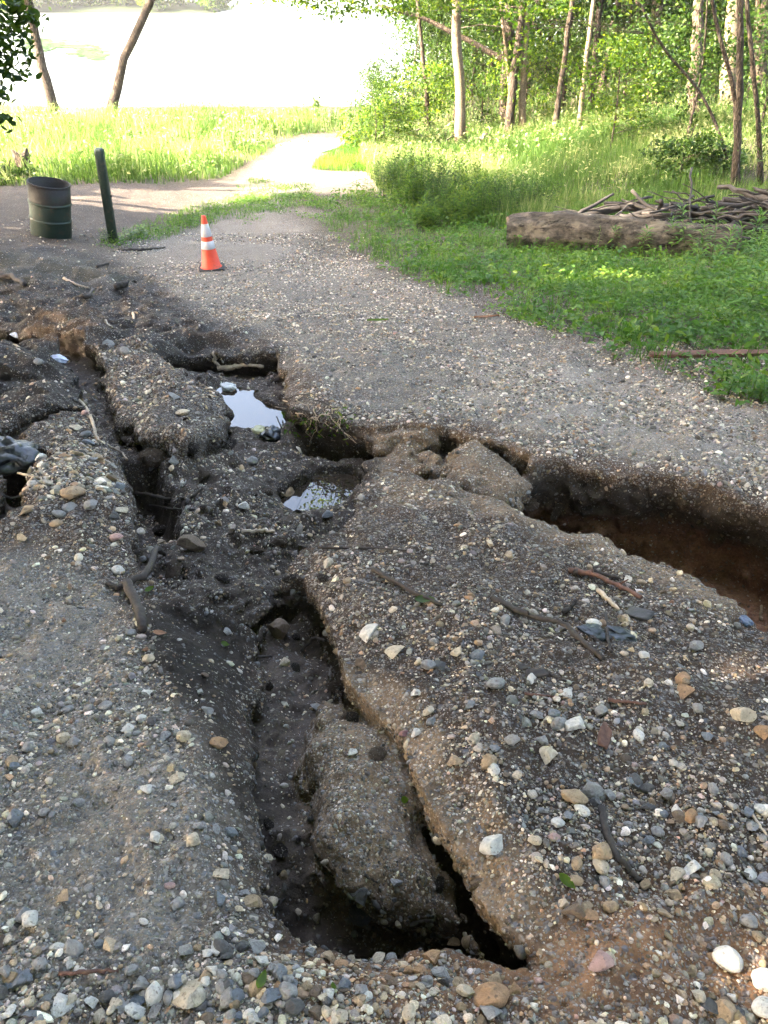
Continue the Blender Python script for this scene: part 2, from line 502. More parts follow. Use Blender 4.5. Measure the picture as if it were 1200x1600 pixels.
def bil(A, fi, fj):
    i = np.clip(np.floor(fi).astype(int), 0, A.shape[0] - 2); j = np.clip(np.floor(fj).astype(int), 0, A.shape[1] - 2)
    a = np.clip(fi - i, 0, 1); b = np.clip(fj - j, 0, 1)
    return (A[i, j] * (1 - b) + A[i, j + 1] * b) * (1 - a) + (A[i + 1, j] * (1 - b) + A[i + 1, j + 1] * b) * a

def grid_ij(x, y):
    fi = np.log((np.maximum(y, D0) + 0.8) / (D0 + 0.8)) / DR
    fj = (x / halfw(np.maximum(y, D0)) + 1.17) / 2.34 * (NJ - 1)
    return fi, fj

def ground(x, y):
    """real height of the ground (highest surface) anywhere"""
    x = np.asarray(x, float); y = np.asarray(y, float)
    fi, fj = grid_ij(x, y)
    inside = (fi > 0) & (fi < NI - 1) & (fj > 0) & (fj < NJ - 1)
    far = base(x, y) + relief(x, y)
    return np.where(inside, bil(HTOP, fi, fj), far)

_gy, _gx = np.gradient(HTOP)
def slope(x, y):
    e = 0.02
    return (ground(x + e, y) - ground(x - e, y)) / (2 * e), (ground(x, y + e) - ground(x, y - e)) / (2 * e)

# soil colours: what the soil is made of, place by place
C_BROWN = np.array((0.046, 0.031, 0.0215)); C_GREY = np.array((0.188, 0.163, 0.136)); C_ROAD = np.array((0.110, 0.092, 0.073))
C_MUD = np.array((0.024, 0.018, 0.014)); C_TAN = np.array((0.180, 0.128, 0.084)); C_ORANGE = np.array((0.24, 0.132, 0.072))
C_RED = np.array((0.17, 0.095, 0.064)); C_BLACK = np.array((0.040, 0.031, 0.025))
def soil(x, y, dep):
    n = fbm2(x, y, 0.3, 4, 91); w = 0.10 * n + 0.9 * ss(6.5, 12, y) * fbm2(x, y, 1.1, 4, 93)
    x0_, y0_ = x, y
    x, y = warp(x, y)
    c = np.tile(C_BROWN, (len(x), 1)); g = np.full(len(x), 0.55); wet = np.zeros(len(x))
    def lay(P, col, soft, gr, wt=0.0, amt=1.0):
        nonlocal c, g, wet
        m = ss(soft, -soft, sd_poly(x, y, P) + (w if np.max(soft) > .05 else 0)) * amt
        c = c * (1 - m[:, None]) + np.asarray(col) * m[:, None]
        g = g * (1 - m) + gr * m; wet = wet * (1 - m) + wt * m
    lay(P_ROAD, C_ROAD, 0.22 + 0.9 * ss(9, 17, y), 0.9)
    lay(P_PALE, C_GREY * 1.12, 0.25, 0.95)
    lay(P_ROADRIM, C_BROWN * 1.25, 0.10, 0.45)
    lay(P_UPLEFT, C_MUD * 0.85, 0.35, 0.12, 0.35, 0.9)
    lay(P_BROWNHUMP, C_BROWN * 1.2, 0.12, 0.3)
    lay(P_TRACK, C_GREY, 0.16, 0.9)
    lay(P_TAN, C_TAN, 0.09, 0.35)
    lay(P_RIM, C_TAN * 0.9, 0.12, 0.5)
    lay(P_SLUMP, C_TAN * 0.75, 0.05, 0.35)
    lay(P_ORANGE, C_ORANGE, 0.14, 0.5)
    lay(P_SLOPE, C_MUD * 0.95, 0.09, 0.06, 0.1)
    lay(P_BASIN, C_MUD * 1.2, 0.05, 0.35, 0.2)
    lay(P_ISLE, C_BROWN * 0.95, 0.06, 0.8)
    lay(P_CHAN, np.array((.042, .031, .024)), 0.02, 0.12, 0.3)
    lay(P_LEDGE, C_TAN * 0.9, 0.04, 0.6)
    # cut walls show the layers of the soil
    m = ss(0.035, 0.09, dep + 0.03 * n)
    sr = sd_poly(x, y, P_RIGHT); sc = sd_poly(x, y, P_CHAN); sl = sd_poly(x, y, P_LEDGE); ssl = sd_poly(x, y, P_SLUMP)
    wallc = np.tile(C_BLACK * 1.4, (len(x), 1))
    inr = ss(0.35, 0.15, sr); deep = ss(0.24, 0.42, dep + 0.10 * n)
    wallc = wallc * (1 - (inr * deep)[:, None]) + C_RED * (inr * deep)[:, None]
    rt = ss(0.16, 0.05, np.abs(sc)) * (x > unproj(np.array(560.), np.array(1200.))[0] - 0.05) * (y < 1.75)
    wallc = wallc * (1 - 0.7 * rt[:, None]) + C_TAN * 0.45 * 0.7 * rt[:, None]
    keep = np.maximum(ss(0.05, -0.01, sl) * ss(0.26, 0.16, dep), 0.9 * ss(0.02, -0.03, ssl) * ss(0.30, 0.2, dep))
    ki = ss(0.02, -0.03, sd_poly(x, y, P_ISLE)) * ss(0.14, 0.06, dep)
    infl = ss(-0.01, -0.06, sd_poly(x, y, P_BASIN)) * ss(0.36, 0.28, dep)
    inch = ss(0.0, -0.03, sc)
    m = m * (1 - np.maximum.reduce([keep, ki, 0.5 * infl, 0.5 * inch]))
    c = c * (1 - m[:, None]) + wallc * m[:, None]
    g = g * (1 - 0.85 * m); wet = np.maximum(wet, 0.15 * m)
    c = c * (1 + 0.30 * fbm2(x, y, 0.12, 3, 95)[:, None])
    return np.clip(c, 0.008, 1), np.clip(g, 0, 1), np.clip(wet, 0, 1)

def soil_material():
    t = NT("washed gravel and soil")
    P = t.coord()
    c = t.attr("soil", "Color"); g = t.attr("grit"); wet = t.attr("wet")
    n1 = t.noise(9, 6, 0.65, P); n2 = t.noise(70, 5, 0.7, P); n3 = t.noise(260, 3, 0.7, P)
    base_c = t.mix(1.0, c, t.ramp(n2, [(0.25, (0.42, 0.42, 0.42)), (0.75, (1.6, 1.56, 1.5))]), 'MULTIPLY')
    base_c = t.mix(1.0, base_c, t.ramp(n1, [(0.3, (0.75, 0.74, 0.73)), (0.7, (1.22, 1.22, 1.22))]), 'MULTIPLY')
    base_c = t.mix(1.0, base_c, t.ramp(t.noise(1.6, 7, 0.72, P), [(0.32, (0.66, 0.64, 0.62)), (0.68, (1.32, 1.33, 1.34))]), 'MULTIPLY')
    h = t.math('MULTIPLY', n2, 0.7)
    h = t.math('ADD', h, t.math('MULTIPLY', n3, 0.25))
    for sc, amt, lo in ((55, 0.9, 0.42), (120, 0.9, 0.42), (230, 0.7, 0.36)):
        vec = t.mix(0.02, P, t.noise(30, 2, 0.5, P, out="Color"), 'ADD')
        d = t.voro(sc, vec); cc = t.voro(sc, vec, out="Color")
        sep = t.n("ShaderNodeSeparateColor"); t.set(sep.inputs[0], cc)
        on = t.math('GREATER_THAN', t.math('MULTIPLY', g, amt), sep.outputs[0])
        shape = t.mr(d, lo + 0.12, lo - 0.05, 0, 1)
        m = t.math('MULTIPLY', on, shape)
        pc = t.ramp(sep.outputs[1], [(0.0, (0.05, 0.045, 0.042)), (0.22, (0.13, 0.125, 0.125)), (0.45, (0.24, 0.22, 0.20)), (0.6, (0.14, 0.16, 0.19)), (0.72, (0.32, 0.22, 0.13)), (0.86, (0.40, 0.36, 0.31)), (1.0, (0.55, 0.52, 0.48))])
        pc = t.mix(0.35, pc, c)
        base_c = t.mix(m, base_c, pc)
        dome = t.math('MULTIPLY', t.mr(d, 0.0, lo + 0.1, 1.0, 0.0), m)
        h = t.math('ADD', h, t.math('MULTIPLY', dome, 60.0 / sc))
    rough = t.mr(wet, 0, 1, 0.92, 0.5)
    rough = t.math('ADD', rough, t.mr(n1, 0.3, 0.7, -0.06, 0.12), clamp=True)
    nb = t.bump(h, 0.95, 0.011)
    return t.done(t.bsdf(base_c, rough, nb, Specular_IOR_Level=t.mr(wet, 0, 1, 0.25, 0.5)))
M_SOIL = soil_material()

def make_near_ground():
    fi = VV[:, 0]; u = np.interp(VV[:, 1], np.arange(NJ), UU)
    y = (D0 + 0.8) * np.exp(DR * fi) - 0.8
    x = u * halfw(y)
    zr = Z0 + DZ * VV[:, 2]
    dep = bil(TOP, VV[:, 0], VV[:, 1]) - zr
    col, g, wet = soil(x, y, dep)
    P = np.stack([x, y, zr + base(x, y)], 1)
    me = mesh_np("washed_out_track", P, QQ, True, {"grit": g, "wet": wet}, {"soil": col})
    global NEAR_P, NEAR_N, NEAR_DEP
    nn = np.empty(len(P) * 3, np.float32); me.vertices.foreach_get('normal', nn); NEAR_P = P; NEAR_N = nn.reshape(-1, 3); NEAR_DEP = dep
    o = link("washed_out_track", me, M_SOIL); tag(o, "washed out gravel track cut by deep muddy gullies", None, None, "structure")
make_near_ground()

P_DIRT = poly([(-200,300),(60,290),(110,288),(240,290),(350,284),(390,292),(370,316),(250,350),(150,400),(-300,400)])
P_PATH = poly([(385,300),(408,264),(436,241),(470,223),(512,221),(526,230),(496,248),(484,264),(560,270),(610,278),(610,296),(470,303)])
def far_soil(x, y):
    c, g, wet = soil(x, y, np.zeros(len(x)))
    n = 0.9 * fbm2(x, y, 1.3, 5, 12)
    land = ss(9.0, 10.5, y) * ss(-0.9, 0.5, np.minimum(sd_poly(x, y, P_ROAD), 9) + .9 * fbm2(x, y, 1.0, 4, 17))
    c = c * (1 - land[:, None]) + np.array((0.050, 0.042, 0.028)) * land[:, None]
    g = g * (1 - land) + 0.15 * land
    m = ss(0.5, -0.5, sd_poly(x, y, P_DIRT) + n); c = c * (1 - m[:, None]) + np.array((0.056, 0.043, 0.034)) * m[:, None]
    m = ss(0.4, -0.4, sd_poly(x, y, P_PATH) + n); c = c * (1 - m[:, None]) + np.array((0.20, 0.165, 0.13)) * m[:, None]
    out = ss(4.6, 5.8, np.abs(x)) * ss(10, 8, y)
    c = c * (1 - out[:, None]) + np.array((0.05, 0.042, 0.03)) * out[:, None]
    return c, g, wet

def make_far_ground():
    n = int(math.log(62 / 9.05) / 0.009)
    d = 9.05 * np.exp(0.009 * np.arange(n)); m = 420
    u = np.linspace(-1, 1, m); u = 1.25 * u + 1.0 * u ** 5
    X = u[None, :] * halfw(d)[:, None]; Y = np.broadcast_to(d[:, None], X.shape)
    x = X.ravel(); y = Y.ravel()
    z = base(x, y) + relief(x, y) - 0.008 * ss(9.3, 9.1, y) + 0.05 * fbm2(x, y, 2.5, 3, 5) * ss(10, 13, y)
    idx = np.arange(n * m).reshape(n, m)
    q = np.stack([idx[:-1, :-1], idx[:-1, 1:], idx[1:, 1:], idx[1:, :-1]], -1).reshape(-1, 4)
    c, g, wet = far_soil(x, y)
    o = link("ground", mesh_np("ground", np.stack([x, y, z], 1), q, True, {"grit": g, "wet": wet}, {"soil": c}), M_SOIL)
    tag(o, "bare earth and track running down to the lake", None, None, "structure")
    # land around and behind the viewer
    xs = np.concatenate([np.linspace(-60, -6.3, 54), np.linspace(-6.2, 6.2, 156), np.linspace(6.3, 60, 54)])
    ys = np.concatenate([np.linspace(-40, -1, 40), np.linspace(-0.9, 10.5, 143), np.linspace(11.5, 60, 50)])
    X, Y = np.meshgrid(xs, ys, indexing='ij'); x = X.ravel(); y = Y.ravel()
    z = base(x, y) + relief(x, y) - 0.014 + 0.05 * fbm2(x, y, 2.5, 3, 5) * ss(6, 9, np.hypot(x, y))
    foot = ss(-0.09, -0.26, np.maximum.reduce([np.abs(x) - halfw(np.maximum(y, D0)) * 1.17, D0 - y, y - 60]))
    far = (y > 9.05) & (np.abs(x) < halfw(y) * 2.2)
    z = z - 1.6 * foot - 1.2 * far
    idx = np.arange(len(x)).reshape(X.shape)
    q = np.stack([idx[:-1, :-1], idx[1:, :-1], idx[1:, 1:], idx[:-1, 1:]], -1).reshape(-1, 4)
    c, g, wet = far_soil(x, y)
    o = link("terrain", mesh_np("terrain", np.stack([x, y, z], 1), q, True, {"grit": g, "wet": wet}, {"soil": c}), M_SOIL)
    tag(o, "wood floor on both sides of the track", None, None, "structure")
make_far_ground()

def water_material(name, tint, rough=0.02, bump=0.0, scale=6.0, spec=0.5, ior=1.333):
    t = NT(name)
    P = t.coord()
    nb = None
    if bump: nb = t.bump(t.noise(scale, 3, 0.5, P), bump, 0.02)
    return t.done(t.bsdf(tint, rough, nb, IOR=ior, Specular_IOR_Level=spec))
M_LAKE = water_material("lake water", (0.12, 0.13, 0.12), 0.30, 0.6, 4.0)
def puddle_material():
    t = NT("puddle water")
    b = t.bsdf((0.8, 0.75, 0.65), 0.0, None, IOR=1.333, Transmission_Weight=1.0)
    return t.done(b)
M_PUD = water_material("muddy puddle water", (0.035, 0.026, 0.018), 0.0, 0, 6, .8, 1.45)

def make_water():
    for (zw, P), lab in zip(PUD, ("still puddle under the crumbling road edge mirroring sky and leaves", "brown puddle in the basin mirroring white sky and green leaves",
                                  "small puddle beside crumpled litter", "shallow puddle at the left edge of the mud", "bright puddle on the far path near the lake", "thin wet film on the floor of the near channel")):
        c = P.mean(0); R = c + (P - c) * 1.25 + 0.0
        v = np.concatenate([[c], R]); v = np.concatenate([v, np.full((len(v), 1), zw)], 1)
        n = len(R); f = np.array([[0, 1 + i, 1 + (i + 1) % n] for i in range(n)])
        a = v[f[0]]; 
        if np.cross(a[1] - a[0], a[2] - a[0])[2] < 0: f = f[:, ::-1]
        tag(link("puddle_water", mesh_np("puddle_water", v, f, False), M_PUD), lab, None, None, "structure")
    v = np.array([(-900, 28, LAKE_Z), (900, 28, LAKE_Z), (900, 2200, LAKE_Z), (-900, 2200, LAKE_Z)])
    tag(link("lake", mesh_np("lake", v, np.array([[0, 1, 2, 3]]), False), M_LAKE), "wide bright lake beyond the reeds", None, None, "structure")
make_water()
# ------------------------------------------------------------------ shared builders
def tube(pts, rad, sides=8, cap=True, rough=0.0, seed=0):
    pts = np.asarray(pts, float); n = len(pts); rad = np.broadcast_to(rad, (n,)).astype(float)
    tg = np.gradient(pts, axis=0); tg /= np.linalg.norm(tg, axis=1)[:, None] + 1e-9
    ref = np.array((0, 0, 1.0)) if abs(tg[0][2]) < 0.9 else np.array((1.0, 0, 0))
    N = []
    for i in range(n):
        a = ref - tg[i] * np.dot(ref, tg[i]); a /= np.linalg.norm(a) + 1e-9; N.append(a); ref = a
    N = np.array(N); B = np.cross(tg, N)
    th = np.linspace(0, 2 * pi, sides, endpoint=False)
    R = rad[:, None] * np.ones((1, sides))
    if rough:
        r = np.random.default_rng(seed)
        R = R * (1 + rough * r.normal(size=R.shape))
    V = pts[:, None, :] + R[..., None] * (np.cos(th)[None, :, None] * N[:, None, :] + np.sin(th)[None, :, None] * B[:, None, :])
    V = V.reshape(-1, 3)
    i, j = np.meshgrid(np.arange(n - 1), np.arange(sides), indexing='ij')
    q = np.stack([i * sides + j, i * sides + (j + 1) % sides, (i + 1) * sides + (j + 1) % sides, (i + 1) * sides + j], -1).reshape(-1, 4)
    if cap:
        V = np.concatenate([V, pts[:1], pts[-1:]])
        a, b = n * sides, n * sides + 1
        jj = np.arange(sides)
        c0 = np.stack([np.full(sides, a), (jj + 1) % sides, jj, jj], -1)[:, :3]
        c1 = np.stack([np.full(sides, b), (n - 1) * sides + jj, (n - 1) * sides + (jj + 1) % sides], -1)
        return V, q, np.concatenate([c0, c1])
    return V, q, np.zeros((0, 3), int)

class Bag:
    """collects verts/faces of one mesh"""
    def __init__(self): self.v = []; self.q = []; self.t = []; self.n = 0; self.a = []
    def add(self, V, q=None, t=None, a=None):
        self.v.append(V)
        if q is not None and len(q): self.q.append(np.asarray(q) + self.n)
        if t is not None and len(t): self.t.append(np.asarray(t) + self.n)
        self.a.append(np.full(len(V), 0.5) if a is None else np.broadcast_to(a, (len(V),)))
        self.n += len(V)
    def tube(self, *a, **k): self.add(*tube(*a, **k))
    def mesh(self, name, smooth=True):
        F = []
        if self.q: F.append(np.concatenate(self.q))
        if self.t: F.append(np.concatenate(self.t))
        return mesh_np(name, np.concatenate(self.v), F, smooth, {"hue": np.concatenate(self.a)})

def unit(v): return v / (np.linalg.norm(v, axis=-1, keepdims=True) + 1e-9)

def leaf_cards(C, size, r, width=0.55, up=0.55, simple=True):
    """folded leaf shapes at points C; up pulls their faces to the sky"""
    n = len(C)
    nrm = unit(r.normal(size=(n, 3)) * (1 - up) + np.array((0, 0, up * 1.6)))
    d = r.normal(size=(n, 3)); d = unit(d - nrm * np.sum(d * nrm, 1)[:, None]); s = np.cross(nrm, d)
    L = np.broadcast_to(size, (n,)) * r.uniform(0.65, 1.25, n)
    W = L * width * 0.5
    b = C - d * (L * 0.5)[:, None]; t = C + d * (L * 0.5)[:, None] - nrm * (L * 0.12)[:, None]
    lift = nrm * (L * 0.10)[:, None]
    l = C + s * W[:, None] + lift - d * (0.06 * L)[:, None]; q = C - s * W[:, None] + lift - d * (0.06 * L)[:, None]
    hue = r.uniform(0, 1, n)
    k = np.arange(n)
    if simple:
        V = np.stack([b, q, t, l], 1).reshape(-1, 3)
        F = np.concatenate([np.stack([4 * k, 4 * k + 1, 4 * k + 2], 1), np.stack([4 * k, 4 * k + 2, 4 * k + 3], 1)])
        return V, F, np.repeat(hue, 4)
    l1 = b + d * (L * .28)[:, None] + s * (W * .92)[:, None] + lift * .8; q1 = b + d * (L * .28)[:, None] - s * (W * .92)[:, None] + lift * .8
    l2 = b + d * (L * .65)[:, None] + s * (W * .75)[:, None] + lift * .5; q2 = b + d * (L * .65)[:, None] - s * (W * .75)[:, None] + lift * .5
    V = np.stack([b, q1, q2, t, l2, l1], 1).reshape(-1, 3)
    o = 6 * k
    F = np.concatenate([np.stack([o, o + 1, o + 2], 1), np.stack([o, o + 2, o + 3], 1), np.stack([o, o + 3, o + 4], 1), np.stack([o, o + 4, o + 5], 1)])
    return V, F, np.repeat(hue, 6)

def foliage_material(name, dark, light, yellow, transl=0.45, rough=0.45):
    t = NT(name)
    h = t.attr("hue"); oi = t.n("ShaderNodeObjectInfo").outputs["Random"]
    c = t.ramp(h, [(0.0, dark), (0.55, light), (1.0, yellow)])
    c = t.hsv(c, 0.5, 1.0, t.mr(oi, 0, 1, 0.85, 1.15))
    b = t.bsdf(c, rough, None, Specular_IOR_Level=0.2)
    tr = t.n("ShaderNodeBsdfTranslucent"); t.set(tr.inputs[0], t.hsv(c, 0.485, 1.1, 1.7))
    mx = t.n("ShaderNodeMixShader"); mx.inputs[0].default_value = transl
    t.t.links.new(b, mx.inputs[1]); t.t.links.new(tr.outputs[0], mx.inputs[2])
    return t.done(mx.outputs[0])
M_LEAF = foliage_material("broad leaf green", (0.016, 0.040, 0.006), (0.044, 0.092, 0.011), (0.115, 0.165, 0.020), 0.5)
M_LEAFDK = foliage_material("dark and shaded leaf green", (0.012, 0.030, 0.006), (0.025, 0.055, 0.009), (0.050, 0.085, 0.012), 0.4)  # darker leaf green; also paints shade into back trees and the left shrub
M_GRASS = foliage_material("grass green", (0.032, 0.070, 0.014), (0.070, 0.118, 0.028), (0.26, 0.27, 0.13), 0.45)  # pale end for seed heads, raised to put sunlight into lit grass
M_COVER = foliage_material("ground cover green", (0.030, 0.080, 0.012), (0.060, 0.130, 0.018), (0.115, 0.175, 0.026), 0.35, 0.4)

def bark_material(name, c0, c1, sc=18, stretch=0.22, bump=0.9):
    t = NT(name)
    P = t.mapv(t.coord(), (1, 1, stretch))
    a = t.voro(sc, t.mix(0.12, P, t.noise(sc * .7, 3, .6, P, out="Color"), 'ADD'), 'DISTANCE_TO_EDGE')
    n = t.noise(sc * 2.2, 5, 0.7, P)
    h = t.math('ADD', t.mr(a, 0.0, 0.22, 0, 1), t.math('MULTIPLY', n, 0.6))
    c = t.mix(t.mr(h, 0.3, 1.4, 0, 1), c0, c1)
    c = t.mix(1.0, c, t.ramp(t.noise(2.0, 4, 0.6, t.coord()), [(0.3, (0.75, 0.75, 0.72)), (0.7, (1.2, 1.18, 1.12))]), 'MULTIPLY')
    return t.done(t.bsdf(c, 0.9, t.bump(h, bump, 0.02), Specular_IOR_Level=0.2))
M_BARK = bark_material("grey brown bark", (0.032, 0.024, 0.018), (0.135, 0.104, 0.078))
M_BARKDK = bark_material("dark bark", (0.020, 0.015, 0.012), (0.085, 0.065, 0.050))
M_BARKPALE = bark_material("pale smooth bark", (0.085, 0.064, 0.046), (0.20, 0.155, 0.11), 30, 0.5, 0.4)
def stick_material(name, c0, c1, rough=0.85):
    t = NT(name); P = t.coord()
    n = t.noise(60, 5, 0.7, P); n2 = t.noise(9, 3, .6, P)
    c = t.mix(t.mr(n, 0.3, 0.7), c0, c1); c = t.mix(1.0, c, t.ramp(n2, [(0.3, (0.7, 0.7, 0.7)), (0.7, (1.25, 1.2, 1.15))]), 'MULTIPLY')
    return t.done(t.bsdf(c, rough, t.bump(n, 0.6, 0.004)))
M_STICK = stick_material("weathered stick", (0.014, 0.011, 0.009), (0.048, 0.036, 0.028))
M_STICKRED = stick_material("reddish stick", (0.05, 0.024, 0.016), (0.14, 0.068, 0.045))
M_STICKPALE = stick_material("bleached root", (0.22, 0.17, 0.12), (0.45, 0.38, 0.29))
M_STICKDK = stick_material("wet dark wood", (0.008, 0.0065, 0.0055), (0.030, 0.023, 0.018), 0.85)

def depth_of(x, y, z): return y * cos(PITCH) + (1.5 - z) * sin(PITCH)
def at_dist(px, py, D):
    dx, dy, dz = ray(px, py); t = D / dy
    return np.array((t * dx, D, CAM[2] + t * dz))
def foot(px, py):
    x, y = unproj(np.array(float(px)), np.array(float(py))); x = float(x); y = float(y)
    return np.array((x, y, float(ground(x, y))))

def bend(pts, n, jitter, r):
    """resample a polyline smoothly with a little wander"""
    pts = np.asarray(pts, float); k = np.linspace(0, 1, len(pts)); s = np.linspace(0, 1, n)
    o = np.stack([np.interp(s, k, pts[:, i]) for i in range(3)], 1)
    for _ in range(2): o[1:-1] = 0.25 * o[:-2] + 0.5 * o[1:-1] + 0.25 * o[2:]
    o[1:-1] += r.normal(size=(n - 2, 3)) * jitter
    return o

# ------------------------------------------------------------------ trees
SUN_GAPS = [(1190,1548,.06),(1090,1570,.02),(1120,1065,.015),(955,372,.38),(1030,372,.2),(920,448,.25),(985,445,.2),(300,310,.8),(180,315,.6),(380,300,.6)]  # openings cut through the crowns so sun flecks fall on these spots
def gap_lines():
    L = []
    for px, py, r in SUN_GAPS:
        x, y = unproj(np.array(float(px)), np.array(float(py)))
        L.append((np.array((float(x), float(y), float(ground(x, y)) + (0.3 if 360 < py < 380 else 0.03))), r))
    return L
GAPS = gap_lines()

def crown_points(c, rad, n, r, clumps=26, csize=0.24):
    """leaf positions in uneven clumps through an ellipsoid"""
    k = unit(r.normal(size=(clumps, 3))) * (r.uniform(0.25, 1.0, clumps) ** 0.5)[:, None]
    w = r.uniform(0.3, 1.0, clumps); w /= w.sum()
    idx = r.choice(clumps, n, p=w)
    p = k[idx] + r.normal(size=(n, 3)) * csize * r.uniform(0.5, 1.1, clumps)[idx][:, None] * np.array((1, 1, .75))
    return np.asarray(c) + p * np.asarray(rad), np.asarray(c) + k * np.asarray(rad)

def make_tree(name, label, cat, path, r0, r1, crown=None, limbs=(), bark=None, leafm=None, group=None, seed=1, leaf=0.22, nleaf=1500, gaps=False, sides=10, simple=True, up=0.45, clumps=26, limbr=0.25):
    """root empty at the foot; children trunk, limb(s), crown"""
    r = np.random.default_rng(seed); path = np.asarray(path, float)
    root = bpy.data.objects.new(name, None); root.location = path[0]; COL.objects.link(root)
    tag(root, label, cat, group)
    P = bend(path, 16, 0.25 * r1, r)
    rad = r0 + (r1 - r0) * np.linspace(0, 1, 16); rad[0] *= 1.45; rad[1] *= 1.1
    b = Bag(); b.tube(P - path[0], rad, sides, rough=0.03, seed=seed)
    link("trunk", b.mesh("trunk"), bark or M_BARK, root)
    for L, q0, q1 in limbs:
        lb = Bag(); L = bend(L, 12, 0.03, r); lb.tube(L - path[0], np.linspace(q0, q1, len(L)), 7)
        link("limb", lb.mesh("limb"), bark or M_BARK, root)
    if crown is not None:
        pts = []; cb = Bag()
        for c, rd, n in crown:
            p, k = crown_points(c, rd, n, r, clumps)
            pts.append(p)
            for kk in k[:12]:
                j = np.argmin(np.linalg.norm(P - kk, axis=1) + np.maximum(0, P[:, 2] - kk[2]) * 2)
                a = P[j]; m = 0.5 * (a + kk) + np.array((0, 0, 0.1))
                cb.tube(np.array([a, m, kk]) - path[0], [max(rad[j] * limbr, 0.006), max(rad[j] * limbr * .6, 0.005), 0.004], 5, cap=False)
        p = np.concatenate(pts)
        if gaps:
            for q, gr in GAPS:
                w = p - q; t = w @ SUN_DIR; d = np.linalg.norm(w - t[:, None] * SUN_DIR, axis=1)
                p = p[(d > gr + leaf * 0.38) | (t < 0)]
        lb = link("limb", cb.mesh("limb"), bark or M_BARK, root)
        V, F, hue = leaf_cards(p, leaf, r, 0.6, up, simple)
        lv = Bag(); lv.add(V - path[0], None, F, hue)
        link("crown", lv.mesh("crown", False), leafm or M_LEAF, root)
    return root

def copy_tree(o, parent=None):
    c = o.copy(); COL.objects.link(c)
    if parent is not None: c.parent = parent
    for ch in list(o.children): copy_tree(ch, c)
    return c

def trunk_px(name, label, pts, w, D, top, seed, bark=None, crown_r=3.2, nleaf=3600, limbs=(), leaf=0.3, cat="tree"):
    """a trunk the photo shows from the ground to the top of the frame; pts in photo pixels, last one near the frame's top"""
    f = foot(*pts[0]); 
    if D is None: D = f[1]
    P = [f] + [at_dist(u, v, f[1]) for u, v in pts[1:]]
    d = P[-1] - P[0]; d = d / max(d[2], .3)
    if name == "sapling": leaf = .12; nleaf *= 3
    P.append(P[-1] + d * 2.0 + np.array((0, 0, 0.5))); P.append(P[-1] + np.array((d[0] * 1.5, d[1], top - 3)))
    rr = 0.5 * w * depth_of(*f) / FPX
    c = P[-1]
    crown = [(c + np.array((0, 0, -0.5)), (crown_r, crown_r, 2.8), nleaf)] if nleaf else None
    return make_tree(name, label, cat, P, rr, rr * 0.5, crown, limbs, bark, M_LEAF, None, seed, leaf, nleaf)

